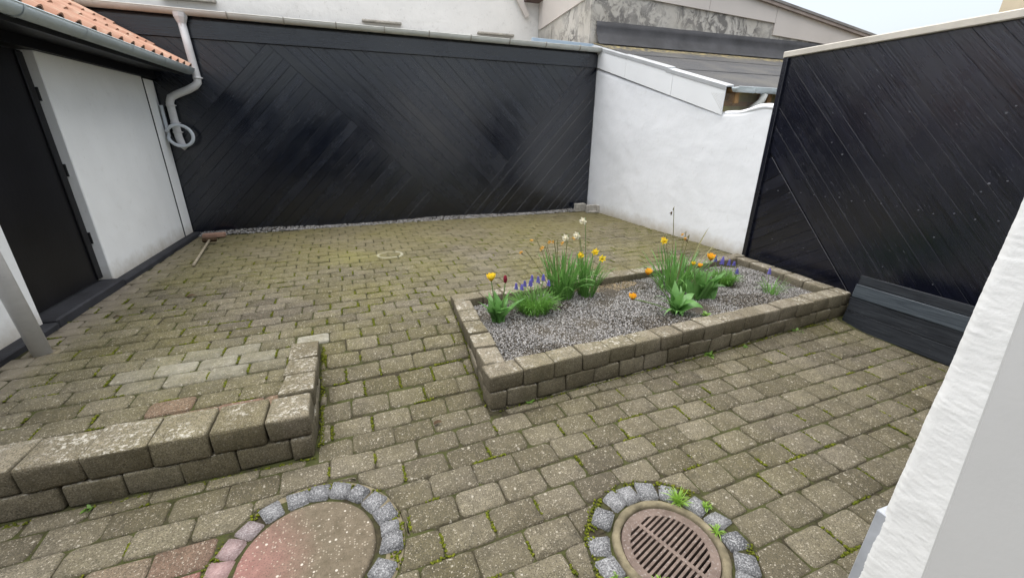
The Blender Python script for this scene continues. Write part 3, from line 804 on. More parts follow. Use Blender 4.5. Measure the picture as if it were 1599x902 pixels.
# right-hand fence of wide tarred boards
fence = thing('black_fence', 'tall tarred black board fence with pale capping right of the flower bed', 'fence', (4.24, 2.2, 0))
Q0, V_ = wall_frame((4.225, 3.60), (4.225, -.4)); Fn = Vector((-1, 0, 0))
def fs(y): return 3.60-y
FT2 = 2.262
sz = [(fs(3.60), 1.38), (fs(2.31), .05)]     # seam
dS = Vector((sz[1][0]-sz[0][0], sz[1][1]-sz[0][1])).normalized()
zA = [(0.03, 1.38-.03), (1.41, -.07), (0.03, -.07)]
sl = dS.y/dS.x
zA = [(.035, 1.38+sl*.035), (.035, -.10), ((-.10-1.38)/sl, -.10)]
zB = [(.035, 1.38+sl*.035), ((-.10-1.38)/sl, -.10), (3.9, -.10), (3.9, FT2), (.035, FT2)]
board_zone(fence, Q0, V_, Fn, zA, (1, .62), .11, MAT['black2'], thick=.022, origin=(0, 1.38), jit=.1)
board_zone(fence, Q0, V_, Fn, zB, dS, .102, MAT['black2'], thick=.024, origin=(0, 1.38), jit=.22, lap=.012, gap=.0007, cham=.0007)
pf = lambda s, z, o=0.: Q0+V_*s+Fn*o+Vector((0, 0, z))
g = G(); g.prism([pf(0, -.3, -.06), pf(3.9, -.3, -.06), pf(3.9, FT2, -.06), pf(0, FT2, -.06)], Fn*.058); fixn(g.build('backing', MAT['blackpaint'], fence))
g = G(); g.prism([pf(-.02, -.1, -.05), pf(.033, -.1, -.05), pf(.033, FT2, -.05), pf(-.02, FT2, -.05)], Fn*.105); bevel(fixn(g.build('post', MAT['black2'], fence)), .004)
g = G(); g.prism([pf(-.03, FT2+.003, -.09), pf(-.03, FT2+.003, .055), pf(-.03, FT2+.058, .055), pf(-.03, FT2+.075, -.09)], V_*3.95); bevel(fixn(g.build('capping', MAT['cap'], fence)), .006)
g = G()
for z_, s0, s1, st in ((.985, .12, 3.2, .125), (1.72, .6, 3.0, .31), (.45, .3, 2.2, .37)):
    for s in np.arange(s0, s1, st):
        q = pf(s+rw.uniform(-.02, .02), z_+rw.uniform(-.02, .02), .024); r = rw.uniform(.003, .0055)
        g.tube([q, q+Fn*.009], r, 6)
for _ in range(14):
    q = pf(rw.uniform(.1, 2.6), rw.uniform(.3, 2.1), .024); r = rw.uniform(.003, .008)
    g.tube([q, q+Fn*.007], r, 6)
tag(g.build('nail_heads', MAT['nail'], fence), kind='stuff')

# weathered plank panel leaning against the fence at the end of the planter
pan = thing('plank_panel', 'low weathered black plank panel set against the fence at the end of the flower bed', 'panel', (3.92, 1.8, 0))
PLK = mat_black_wood('greyed_black_board', (.014, .019, .024), (.036, .046, .054), (.4, .6), 1.6, .12, .4)
T0, T1 = Vector((3.885, 2.20, -.045)), Vector((3.885, 1.10, -.01))
uu = (T1-T0).normalized(); lean = Vector((.18, 0, 1)).normalized(); nn = uu.cross(lean).normalized()
if nn.x > 0: nn = -nn
for i, (h0, h1, off) in enumerate(((0, .135, .0), (.137, .265, .003), (.262, .375, .014), (.377, .455, .0))):
    g = G(); L = (T1-T0).length; hh = h1-h0
    g.box(-L/2, L/2, -hh/2, hh/2, 0, .028); o = link('plank', g.mesh('plank'), PLK if i == 2 else MAT['panel']); bevel(o, .004)
    m = Matrix((uu, lean, nn)).transposed().to_4x4(); m.translation = T0+uu*L/2+lean*((h0+h1)/2)+nn*off + Vector((0, 0, rw.uniform(-.001, .001)))
    o.matrix_world = m; reparent_mw(o, pan)
for t in (.12, .93):
    g = G(); g.box(-.03, .03, -.22, .20, -.04, -.002); o = link('batten', g.mesh('batten'), MAT['blackpaint']); m = Matrix((uu, lean, nn)).transposed().to_4x4(); m.translation = T0+uu*(t*L)+lean*.23; o.matrix_world = m; reparent_mw(o, pan)

# ------------------------------------------------------------------ white outbuilding on the left
outb = thing('white_outbuilding', 'white rendered outbuilding with black door, clay tile roof and zinc gutter', 'building', (-2.4, 4.6, 0))
WX = -2.3; WT = 2.09
def wbox(name, mat, x0, x1, y0, y1, z0, z1, bev=0., parent=outb):
    g = G(); g.box(x0, x1, y0, y1, z0, z1); o = fixn(g.build(name, mat, parent))
    if bev: bevel(o, bev)
    return o
wbox('wall', MAT['white'], -2.7, WX, 1.6, 3.655, .1, WT, .006)
wbox('wall', MAT['white'], -2.7, WX, 4.63, 6.415, .1, WT, .006)
wbox('pilaster', MAT['white'], -2.7, WX+.006, 6.448, 6.70, .1, WT-.015, .005)
wbox('groove_shade_strip', MAT['plinth'], -2.75, WX-.001, 6.4155, 6.4475, .1, WT-.002)  # dark strip that paints the shade of the open groove
door = wbox('door', MAT['blackpaint'], -2.42, WX-.07, 3.67, 4.622, .25, WT-.01, .004)
for y in (3.69, 4.53): 
    g = G(); g.box(WX-.069, WX-.055, y, y+.075, .26, WT-.02); bevel(g.build('frame', MAT['blackpaint'], door), .003)
for z in (.62, 1.20, 1.78):
    g = G(); g.tube([(WX-.055, 4.62, z-.05), (WX-.055, 4.62, z+.05)], .009, 8); g.build('hinge', MAT['blackpaint'], door)
wbox('plinth', MAT['plinth'], -2.7, WX+.085, 1.6, 3.66, .05, .215, .012)
wbox('plinth', MAT['plinth'], -2.7, WX+.085, 4.625, 6.705, .05, .215, .012)
wbox('threshold', MAT['plinth'], -2.5, WX+.082, 3.662, 4.623, .05, .235, .012)
wbox('eaves_beam', MAT['blackpaint'], -2.75, WX+.03, 1.6, 6.72, WT+.002, 2.235)
wbox('soffit', MAT['blackpaint'], WX+.031, -1.95, 1.6, 6.60, 2.17, 2.19)
wbox('eaves_board', MAT['blackpaint'], -1.949, -1.925, 1.6, 6.60, 2.13, 2.225)
g = G(); TA = R(30.5)
tdir = Vector((-math.cos(TA), 0, math.sin(TA))); tn = Vector((math.sin(TA), 0, math.cos(TA)))
E0 = Vector((-1.875, 0, 2.212))
g = G(); g.prism([E0+tn*-.05+Vector((0, 1.6, 0)), E0+tn*-.05+Vector((0, 6.62, 0)), E0+tn*-.05+tdir*2+Vector((0, 6.62, 0)), E0+tn*-.05+tdir*2+Vector((0, 1.6, 0))], tn*.045)
roof = fixn(g.build('roof', MAT['dark'], outb))
TW, TL, TE = .205, .42, .365
tm = G(); prof = []
for i in range(13):
    x = i/12; xx = x*TW
    z = .040*math.sin(PI*min(1, x/.5)) if x < .5 else -.010*math.sin(PI*(x-.5)/.5)
    prof.append((xx, z))
th = .013
top = [[(0, 0, 0)]]
rowsT = []
for (l, lift) in ((0., .018), (TL*.5, .009), (TL, .0)):
    rowsT.append([(px, l, pz+lift+th) for px, pz in prof]+[(px, l, pz+lift) for px, pz in prof[::-1]])
b = 0
for r_ in rowsT: tm.v += r_
m_ = len(rowsT[0])
for i in range(2):
    for j in range(m_): tm.f.append((i*m_+j, i*m_+(j+1) % m_, (i+1)*m_+(j+1) % m_, (i+1)*m_+j))
for e in (0, 2):
    for j in range(12): tm.f.append((e*m_+j, e*m_+j+1, e*m_+m_-2-j, e*m_+m_-1-j))
tme = tm.mesh('tile', False); tme.materials.append(MAT['tile'])
bm = bmesh.new(); bm.from_mesh(tme); bmesh.ops.recalc_face_normals(bm, faces=bm.faces); bm.to_mesh(tme); bm.free()
for c in range(4):
    for k in range(17):
        y = 6.63-TW*(k+1)*.985
        if y < 3.1: continue
        o = link('tile', tme, None, roof)
        mm = Matrix((Vector((0, 1, 0)), tdir, tn)).transposed()
        o.matrix_local = Matrix.Translation(-outb.location*0 + E0+Vector((0, y+rw.gauss(0, .003), 0))+tdir*(c*TE-.05+rw.gauss(0, .003))+tn*.008) @ mm.to_4x4() @ Matrix.Rotation(rw.gauss(0, .01), 4, 'Z')
g = G(); GX, GZ2 = -1.862, 2.222
half_gutter(g, (GX, 1.6, GZ2), (GX, 6.56, GZ2-.012), .066); og = fixn(g.build('gutter', MAT['zinc'], outb, True))
for y in (3.68, 4.33, 5.03, 5.72, 6.14, 6.40):
    g = G(); strap(g, Vector((GX, y, GZ2-.006)), Vector((0, 1, 0)), .071, w=.010); g.build('bracket', MAT['zinc'], og, True)

# downpipe that stands at the near end of the outbuilding
g = G(); g.tube([(-2.08, 3.205, .12), (-2.115, 3.16, 1.2), (-2.12, 3.15, 2.15)], .047, 16)
dpipe = thing('standing_downpipe', 'grey downpipe running into the paving by the white outbuilding wall', 'downpipe', (-2.08, 3.2, .17))
g.build('pipe', MAT['pipe'], dpipe, True)
g = G(); ring(g, (-2.075, 3.215), [(.048, .168), (.052, .176), (.070, .175), (.076, .168)], 20, .05); g.build('collar', MAT['mortar'], dpipe, True)

# ------------------------------------------------------------------ white lean-to on the right
lean_to = thing('white_lean_to', 'whitewashed lean-to wall with felt roof and zinc edge between shed and fence', 'building', (4.1, 5.3, 0))
L0, LU = wall_frame((3.941, 7.20), (4.184, 3.575)); LN = Vector((LU.y, -LU.x, 0))
if LN.x > 0: LN = -LN
pl = lambda s, z, o=0.: L0+LU*s+LN*o+Vector((0, 0, z))
def ls(y): return (7.20-y)/abs(LU.y)
E1 = ls(4.26)
def roofz(s): return 2.905 - (2.905-2.06)*s/E1
# wall as a lumpy hand-plastered grid
NS, NZ = 90, 60
rows = []
def wtop(s):
    if s < E1: return roofz(s)-.30
    t = (s-E1)/(ls(3.575)-E1); return 1.765 + .05*smooth(t*1.4) + .012*math.sin(t*9+1)
from mathutils import noise as mn
for i in range(NS+1):
    s = ls(3.575)*i/NS; row = []
    for j in range(NZ+1):
        z = .05 + (wtop(s)-.05)*j/NZ
        ef = smooth((ls(3.575)-s)/.35); o_ = ef*.010*mn.noise(Vector((s*1.6, z*1.6, 0)))+.003*mn.noise(Vector((s*6, z*6, 3)))
        if j == NZ: o_ -= .03
        row.append(pl(s, z, o_))
    tz = wtop(s); row.append(pl(s, tz+.012*mn.noise(Vector((s*4, 0, 9))), -.13)); row.append(pl(s, tz-.02, -.30)); row.append(pl(s, .05, -.31))
    rows.append(row)
g = G(); g.grid(rows); fixn(g.build('wall', MAT['white_rough'], lean_to, True))
# lower lumps of plaster on the wall head
g = G(); rows = []
for i in range(25):
    s = E1+.02 + (ls(3.58)-E1-.02)*i/24; t = i/24; r = .03+.012*smooth((t-.35)*3)
    zc = wtop(s)-.012
    rows.append([pl(s, zc+r*math.sin(a)*.8+.006*mn.noise(Vector((s*9, a, 0))), -.03+r*math.cos(a)*1.0) for a in [R(x) for x in range(-60, 241, 30)]])
g.grid(rows); fixn(g.build('wall_head', MAT['white_rough'], lean_to, True))
# fascia sheet and zinc edge
MAT['sheet'] = mat_simple('white_sheet', (.76, .78, .79), .5, .35, .03, 2, .001)
for (s0, s1) in ((-.0, .985), (.990, 2.04), (2.045, E1)):
    g = G(); g.prism([pl(s0, roofz(s0)-.285-.03*(s0/E1), .012), pl(s1, roofz(s1)-.285-.03*(s1/E1), .012), pl(s1, roofz(s1)-.012, .012), pl(s0, roofz(s0)-.012, .012)], LN*.010)
    bevel(fixn(g.build('fascia_sheet', MAT['sheet'], lean_to)), .002)
for (s0, s1, dz) in ((-.06, 1.0, .0), (1.003, 1.95, .003), (1.90, E1+.01, -.012)):
    g = G(); zz = lambda s, d: roofz(s)+d+dz
    g.prism([pl(s0, zz(s0, -.028), .030), pl(s0, zz(s0, .016), .033), pl(s0, zz(s0, .030), -.09), pl(s0, zz(s0, .006), -.09), pl(s0, zz(s0, .006), .025), pl(s0, zz(s0, -.028), .025)], pl(s1, roofz(s1))-pl(s0, roofz(s0)))
    fixn(g.build('edge_trim', MAT['trim'], lean_to))
# felt roof in lapped strips, running to the tall concrete wall behind
EY, EZ = 4.22, 2.035; RY, RZ = 7.36, 2.985
nstrip = 3
for i in range(nstrip):
    f0, f1 = i/nstrip, (i+1)/nstrip; y0 = EY+(RY-EY)*f0; y1 = EY+(RY-EY)*(f1+.012); z0 = EZ+(RZ-EZ)*f0; z1 = EZ+(RZ-EZ)*(f1+.012); h = .004*(nstrip-i)*0
    rows = []
    for a in range(41):
        x = 4.0 + (9.8-4.0)*a/40
        xs0 = x + (4.135-3.985)*(1-a/40)*(1-(y0-EY)/(RY-EY)); xs1 = x + (4.135-3.985)*(1-a/40)*(1-(y1-EY)/(RY-EY))
        wv = .006*mn.noise(Vector((x*2, i*3.1, 0)))
        rows.append([(xs0, y0-.012+wv, z0-.004+.010), (xs0, y0, z0+.012), (xs1, y1, z1+.004)])
    g = G(); g.grid(rows); g.build('felt_strip', MAT['felt'], lean_to, True)
g = G(); g.prism([(4.19, EY-.005, EZ-.012), (9.8, EY-.005, EZ-.012), (9.8, RY, RZ-.012), (4.03, RY, RZ-.012)], (0, 0, -.03)); fixn(g.build('roof_deck', MAT['oldwood'], lean_to))
# gutter along the low eave, rafters and wire mesh under it
g = G(); half_gutter(g, (4.16, EY-.06, EZ+.008), (8.5, EY-.06, EZ-.01), .055); lg = fixn(g.build('gutter', MAT['zinc'], lean_to, True))
for x in (4.42, 4.95, 5.5):
    g = G(); strap(g, Vector((x, EY-.06, EZ+.006)), Vector((1, 0, 0)), .059, w=.01); g.build('bracket', MAT['zinc'], lg, True)
for x in (4.24, 4.75, 5.3, 5.9):
    g = G(); g.prism([(x, EY+.0, EZ-.045), (x, EY+.0, EZ-.16), (x, EY+.9, EZ+.12), (x, EY+.9, EZ+.235)], (.06, 0, 0)); fixn(g.build('rafter', MAT['oldwood'], lean_to))
g = G(); g.prism([(4.17, EY+.16, 1.62), (8, EY+.16, 1.62), (8, EY+.16, EZ+.0), (4.17, EY+.16, EZ+.0)], (0, .02, 0)); fixn(g.build('infill_board', MAT['mesh'], lean_to))
g = G(); g.prism([(4.165, EY+.12, EZ-.18), (6, EY+.12, EZ-.18), (6, EY+.12, EZ-.13), (4.165, EY+.12, EZ-.13)], (0, .035, 0)); fixn(g.build('wall_plate', MAT['oldwood'], lean_to))
g = G(); g.tube([(4.62, EY-.06, EZ-.05), (4.60, EY-.05, EZ-.13), (4.54, EY+.03, EZ-.22), (4.53, EY+.05, EZ-.4)], .04, 10); g.build('gutter_outlet', MAT['pvc'], lean_to, True)
g = G()
for i in range(40):
    x = 4.14+i*.022
    for sgn in (1, -1): g.tube([(x, EY+.02, 1.74), (x+sgn*.24, EY+.02, 1.98)], .0012, 3, False)
g.build('wire_mesh', MAT['wire'], lean_to)

# tall old building behind the lean-to
nb = thing('old_concrete_building', 'tall stained concrete building with cream sheet cladding and low gable roof', 'building', (5, 7.5, 0))
Y1 = 7.37
g = G(); g.prism([(3.97, Y1, 2.0), (12, Y1, 2.0), (12, Y1, 3.39), (7.6, Y1, 3.92), (7.3, Y1, 4.6), (3.97, Y1, 4.6)], (0, .25, 0)); fixn(g.build('wall', MAT['concrete'], nb))
g = G(); g.prism([(3.955, 7.385, 2.5), (3.955, 9.9, 2.5), (3.955, 9.9, 5.2), (3.955, 7.385, 5.2)], (.2, 0, 0)); fixn(g.build('wall', MAT['concrete'], nb))
# cladding sheets (lower edge falls to the right)
def cz(x): return 3.73-(x-4.9)*.042
def rz(x): return 3.96-(x-7.69)*.1275
for x0, x1, dzb in ((4.52, 6.385, 0), (6.392, 8.04, 0), (8.048, 10.6, -.205)):
    g = G(); t0 = min(rz(x0), 4.7); t1 = rz(x1)
    g.prism([(x0, Y1-.03, cz(x0)+dzb), (x1, Y1-.03, cz(x1)+dzb), (x1, Y1-.03, t1-.03), (x0, Y1-.03, t0-.03)], (0, .028, 0)); fixn(g.build('cladding_sheet', MAT['clad'], nb))
g = G(); g.prism([(3.93, 7.60, 3.685), (3.93, 9.55, 3.60), (3.93, 9.68, 3.62), (3.93, 9.68, 5.2), (3.93, 7.60, 5.2)], (.024, 0, 0)); fixn(g.build('cladding_sheet', MAT['clad'], nb))
g = G(); g.prism([(3.5, Y1-.10, rz(3.5)), (3.5, Y1-.10, rz(3.5)+.045), (3.5, Y1+.4, rz(3.5)+.045), (3.5, Y1+.4, rz(3.5))], (8, 0, -8*.1275)); fixn(g.build('roof_edge', mat_simple('roof_verge', (.22, .21, .20), .8, .3, .2, 4, .004), nb))
g = G(); g.prism([(3.5, Y1-.085, rz(3.5)-.055), (3.5, Y1-.085, rz(3.5)-.002), (3.5, Y1-.04, rz(3.5)-.002), (3.5, Y1-.04, rz(3.5)-.055)], (8, 0, -8*.1275)); fixn(g.build('verge_board', mat_simple('verge_board', (.30, .25, .22), .8, .3, .2, 4, .004), nb))
# bitumen upstand along the roof junction
rows = []
for i in range(61):
    x = 4.06+(10-4.06)*i/60; w = .018*mn.noise(Vector((x*1.7, 0, 0)))
    rows.append([(x, Y1-.002, 3.33+.01*mn.noise(Vector((x*3, 5, 0)))), (x, Y1-.02, 3.325), (x, Y1-.03+w, 3.24), (x, Y1-.028-w*.8, 3.16), (x, Y1-.06+w, 3.12+w), (x, Y1-.10+w, 3.02), (x, Y1-.16, 2.965)])
g = G(); g.grid(rows); fixn(g.build('bitumen_upstand', MAT['upstand'], nb, True))
fl = G(); fl.prism([(2.80, 7.14, 2.875), (3.95, 7.19, 2.855), (3.95, 7.19, 2.945), (2.80, 7.14, 2.955)], (0, .05, 0)); bevel(fixn(fl.build('flashing', MAT['bluezinc'], nb)), .004)

# white gable house behind the shed
gh = thing('white_gable_house', 'tall white rendered gable wall rising behind the black shed', 'building', (0, 9.9, 0))
g = G(); g.box(-9, 3.95, 9.72, 10.2, 2.4, 6.5); fixn(g.build('wall', MAT['gable'], gh))
for x0, x1, z0, z1 in ((.28, 1.02, 3.475, 3.515), (2.56, 3.36, 3.435, 3.475), (-2.9, -2.1, 3.56, 3.63)):
    g = G(); g.box(x0, x1, 9.62, 9.718, z0, z1); o = bevel(fixn(g.build('ledge', MAT['grey'], gh)), .01)
g = G(); g.prism([(3.25, 9.70, 4.35), (3.42, 9.70, 4.35), (3.70, 9.70, 3.84), (3.62, 9.70, 3.80)], (0, -.07, 0)); fixn(g.build('raking_board', MAT['clad'], gh))
g = G(); g.box(3.60, 3.93, 9.45, 9.715, 4.10, 4.17); fixn(g.build('bracket', mat_simple('brown_wood', (.12, .08, .07), .8), gh))
# far beige building beyond the fence
fb = thing('beige_building', 'beige building peeping over the fence capping at the far right', 'building', (10, 4, 0))
g = G(); g.box(11.0, 14, 2.0, 5.35, 0, 4.1); fixn(g.build('wall', MAT['beige'], fb))

# ------------------------------------------------------------------ house wall beside the camera
hw = thing('house_wall', 'rough white plaster corner of the house beside the camera at the right edge', 'house', (1.7, .4, 0))
JX, JY = 1.5, .56
rows = []
for j in range(0, 701):
    z = -.15+3.0*j/700; row = []
    for k in range(25):
        t = k/24
        if t < .62: y = JY-.012-(.13)*(t/.62-1)*-1 if False else .40+(JY-.012-.40)*(t/.62); x = JX
        else:
            q = (t-.62)/.38; x = JX+.004+.5*q*q; y = JY-.012+.012*smooth(q*6)
        nz_ = mn.noise(Vector((x*20, y*20, z*20)))*.0007+mn.noise(Vector((x*55, y*55, z*45)))*.0007+mn.noise(Vector((x*120, y*120, z*110)))*.0010+mn.noise(Vector((y*5, z*5, 0)))*.002
        row.append((x-nz_ if t < .64 else x, y+nz_*.9, z))
    rows.append(row)
g = G(); g.grid(rows); fixn(g.build('plaster_corner', MAT['jamb'], hw, True))
g = G(); g.box(JX+.03, 4.2, -1.2, JY-.02, -.3, 2.85); fixn(g.build('wall', MAT['jamb'], hw))
g = G(); g.prism([(JX-.012, .385, -.2), (JX-.012, .50, 1.52), (JX-.012, .565, 2.85), (JX-.012, -.9, 2.85), (JX-.012, -.9, -.2)], (.04, 0, 0)); bevel(fixn(g.build('door_frame', MAT['frame'], hw)), .008, 3)
g = G(); g.box(JX+.004, 4.15, JY-.03, JY+.016, -.2, .37); bevel(fixn(g.build('plinth', mat_simple('blue_grey_plinth', (.36, .38, .41), .6), hw)), .003)
g = G(); g.box(-7, JX-.02, -1.6, -1.35, -.3, 2.6); fixn(g.build('unseen_dark_wall', MAT['blackpaint'], hw))  # unseen, added behind the camera to darken board reflections and dim the yard

# ------------------------------------------------------------------ plants
rl = random.Random(31)
GZP = PT-.066        # gravel surface
def leaf_geo(g, base, az, L, W, el0=80, bend=50, fold=.25, twist=0., shape='lance', n=8):
    p = Vector(base); pts = []; el = R(el0); h = Vector((math.cos(az), math.sin(az), 0)); side0 = Vector((-h.y, h.x, 0))
    for i in range(n+1):
        t = i/n
        e = el-R(bend)*t**1.6; dr_ = h*math.cos(e)+Vector((0, 0, math.sin(e)))
        if i: p = p+dr_*(L/n)
        if shape == 'lance': w = W*(.35+.65*math.sin(PI*min(1, (t*.92+.08))**.85))*(1-t**5) if t < 1 else 0
        else: w = W*(1-.15*t)*(1-t**9)
        up_ = side0.cross(dr_).normalized()*-1
        if up_.z < 0 and e < PI/2: up_ = -up_
        tw = twist*t; sd_ = side0*math.cos(tw)+up_*math.sin(tw)
        pts.append([p-sd_*w/2+up_*fold*w*.5, p, p+sd_*w/2+up_*fold*w*.5] if w > 1e-5 else [p, p, p])
    # collapse the tip into triangles
    b = len(g.v)
    for r_ in pts[:-1]: g.v += [tuple(q) for q in r_]
    g.v.append(tuple(pts[-1][1])); m = len(pts)-1
    for i in range(m-1):
        for j in range(2): g.f.append((b+i*3+j, b+i*3+j+1, b+(i+1)*3+j+1, b+(i+1)*3+j))
    for j in range(2): g.f.append((b+(m-1)*3+j, b+(m-1)*3+j+1, b+m*3))
    return Vector(pts[-1][1])
def stem_pts(a, b, sag=.0, n=6):
    a, b = Vector(a), Vector(b); out = []
    for i in range(n+1):
        t = i/n; q = a.lerp(b, t); h = (b-a); q = Vector((a.x+h.x*t**1.5, a.y+h.y*t**1.5, a.z+h.z*t)); q.z += sag*math.sin(PI*t); out.append(q)
    return out
def petal(g, c, az, L, W, cup, open_, tip=.0, n=5):
    "one cupped petal from c outward"
    h = Vector((math.cos(az), math.sin(az), 0)); sd_ = Vector((-h.y, h.x, 0)); rows = []
    for i in range(n+1):
        t = i/n; r = open_*math.sin(min(1, t*1.15)*PI*.55)+tip*t*t; z = L*t
        w = W*math.sin(PI*(t*.86+.12))**.7 if t < 1 else W*.18
        rows.append([c+h*(r-cup*w*.35)+sd_*(-w/2)+Vector((0, 0, z)), c+h*r+Vector((0, 0, z+.001)), c+h*(r-cup*w*.35)+sd_*(w/2)+Vector((0, 0, z))])
    g.grid(rows)
def tulip_flower(parent, base, head, mat, double=True, size=.05, stem=True):
    base, head = Vector(base), Vector(head)
    if stem:
        g = G(); g.tube(stem_pts(base, head), .0046, 6); g.build('stem', MAT['stem'], parent, True)
    g = G(); c = head-Vector((0, 0, .004))
    if double:
        for ringi, (k, op, L) in enumerate(((7, .030, .9), (6, .021, 1.0), (5, .011, .95))):
            for i in range(k): petal(g, c, 2*PI*(i+.5*ringi)/k+rl.uniform(-.2, .2), size*L*rl.uniform(.85, 1.1), size*.75, .5, op*size/.05, rl.uniform(-.006, .006))
    else:
        for ringi, (k, op) in enumerate(((3, .016), (3, .013))):
            for i in range(k): petal(g, c, 2*PI*(i+.5*ringi)/k, size, size*.5, .6, op, -.006)
    return g.build('flower', mat, parent, True)
def rotpts(g, b0, c, fr):
    for i in range(b0, len(g.v)): v = Vector(g.v[i])-c; g.v[i] = tuple(c+fr @ v)
def daffodil(parent, base, head, face, mat, cor, wilted=False, size=.036):
    base, head = Vector(base), Vector(head); face = Vector(face).normalized()
    neck = head-face*.035+Vector((0, 0, .012))
    g = G(); sp = stem_pts(base, neck-Vector((0, 0, .02)), 0, 7); g.tube(sp+[neck, head-face*.012], .003, 5); g.build('stem', MAT['drystem' if wilted else 'stem'], parent, True)
    fr = Vector((0, 0, 1)).rotation_difference(face)
    g = G()
    if wilted:
        for i in range(6): petal(g, head, 2*PI*i/6+rl.uniform(-.3, .3), size*rl.uniform(.6, 1.0), size*.34, .9, .006+rl.uniform(0, .008), rl.uniform(-.004, .012))
        rotpts(g, 0, head, fr); fl_ = g.build('flower', mat, parent, True); return fl_
    for i in range(6):
        a = 2*PI*i/6+rl.uniform(-.1, .1); h = Vector((math.cos(a), math.sin(a), 0)); sd_ = Vector((-h.y, h.x, 0))
        L = size*rl.uniform(.9, 1.1); W = size*.62
        g.grid([[head+h*(L*t)+sd_*(W*math.sin(PI*(t*.85+.1))*.5*s)+Vector((0, 0, .008*t-.004*abs(s))) for s in (-1, 0, 1)] for t in (0.05, .35, .7, 1.0)])
    rotpts(g, 0, head, fr); fl_ = g.build('flower', mat, parent, True)
    g = G(); prof = [(.006, 0), (.010, .012), (.012, .022), (.016, .030)]; n = 10; rows = []
    for i in range(n+1):
        a = 2*PI*i/n; rows.append([head+Vector((r*math.cos(a), r*math.sin(a), z+.003*(i % 2)*(z > .02))) for r, z in prof])
    g.grid(rows); rotpts(g, 0, head, fr); g.build('corona', cor, fl_, True)
    return fl_
def hyacinth_spike(parent, base, head, L=.05):
    base, head = Vector(base), Vector(head)
    g = G(); g.tube(stem_pts(base, head), .0022, 5); g.tube([head, head+Vector((0, 0, L*.9))], .0018, 5); g.build('stem', MAT['stem'], parent, True)
    V0, F0 = ico(); g = G()
    for i in range(34):
        t = i/33; a = i*2.4; r = .0125*(1-t*.62)
        c = head+Vector((r*math.cos(a), r*math.sin(a), L*t)); s = .0058*(1-.35*t)
        g.add([tuple(c+Vector(v)*s*Vector((1, 1, 1)).x) for v in V0], [tuple(f) for f in F0])
    return g.build('flower', MAT['blue'], parent, True)
def plant(name, label, cat, x, y, group): return thing(name, label, cat, (x, y, GZP-.02), group)
def bpt(x, y, r=.03): 
    a = rl.uniform(0, 2*PI); q = r*math.sqrt(rl.random()); return (x+q*math.cos(a), y+q*math.sin(a), GZP-.012)

# yellow and dark red tulips at the left end
x, y = .864, 2.788
A_ = plant('tulip_plant', 'broad-leaved tulip clump with one yellow and one dark red bloom, left end of the bed', 'tulip', x, y, 'tulips in the raised bed')
for i in range(24):
    g = G(); leaf_geo(g, bpt(x, y, .035), 2*PI*i/24*2+rl.uniform(-.3, .3), rl.uniform(.17, .30), rl.uniform(.05, .08), rl.uniform(48, 88), rl.uniform(10, 70), .3, rl.uniform(-.4, .4)); g.build('leaf', MAT['tulip_leaf'], A_, True)
tulip_flower(A_, (x-.02, y, GZP), (x-.055, y, GZP+.335), MAT['yellow'], True, .056)
tulip_flower(A_, (x+.03, y, GZP), (x+.056, y, GZP+.305), MAT['red'], False, .058)
# grape hyacinths
def hyacinth(label, x, y, rad, nleaf, Ls, spikes):
    H_ = plant('grape_hyacinth', label, 'grape hyacinth', x, y, 'grape hyacinths in the raised bed')
    g = G()
    for i in range(nleaf):
        b = bpt(x, y, rad); az = math.atan2(b[1]-y, b[0]-x)+rl.uniform(-.9, .9)
        leaf_geo(g, b, az, rl.uniform(*Ls), rl.uniform(.0045, .0075), rl.uniform(60, 90), rl.uniform(20, 95), .5, 0, 'strap', 6)
    tag(g.build('leaves', MAT['hyac_leaf'], H_, True), kind='stuff')
    for dx, dy, dz in spikes: hyacinth_spike(H_, bpt(x+dx*.6, y+dy*.6, .01), (x+dx, y+dy, GZP+dz), rl.uniform(.042, .06))
hyacinth('wide grassy clump of blue grape hyacinth between the tulips and the daffodils', 1.19, 2.86, .115, 330, (.14, .25), [(-.12, .10, .17), (-.09, .05, .18), (-.05, .09, .19), (-.03, .02, .215), (.0, .08, .20), (.02, .11, .22), (.05, .05, .225), (.10, .06, .235), (.12, .11, .22), (.13, .02, .20)])
# tall daffodils
def daffs(label, x, y, rad, nleaf, Ls, flowers, lean=(70, 90)):
    D_ = plant('daffodil_plant', label, 'daffodil', x, y, 'daffodils in the raised bed')
    g = G()
    for i in range(nleaf):
        b = bpt(x, y, rad); az = math.atan2(b[1]-y, b[0]-x)+rl.uniform(-.8, .8)
        leaf_geo(g, b, az, rl.uniform(*Ls), rl.uniform(.010, .016), rl.uniform(*lean), rl.choice([8, 12, 20, 30, 80]), .35, rl.uniform(-.5, .5), 'strap', 8)
    tag(g.build('leaves', MAT['daff_leaf'], D_, True), kind='stuff')
    for dx, dy, dz, kind in flowers:
        f_ = Vector((rl.uniform(-.7, .2), -1, rl.uniform(-.4, .1)))
        if kind == 'wilt': daffodil(D_, bpt(x+dx*.25, y+dy, .02), (x+dx, y+dy, GZP+dz), Vector((-1, -.3, -.2)), MAT['wilt'], None, True, .034)
        elif kind == 'cream': daffodil(D_, bpt(x+dx*.25, y+dy, .02), (x+dx, y+dy, GZP+dz), Vector((-1, -.6, -.25)), MAT['cream'], MAT['cream'])
        elif kind == 'brown': daffodil(D_, bpt(x+dx*.25, y+dy, .02), (x+dx, y+dy, GZP+dz), Vector((-.6, -.2, -.8)), MAT['dead'], None, True, .034)
        else: daffodil(D_, bpt(x+dx*.3, y+dy, .02), (x+dx, y+dy, GZP+dz), f_, MAT['yellow'], MAT['yellow'])
    return D_
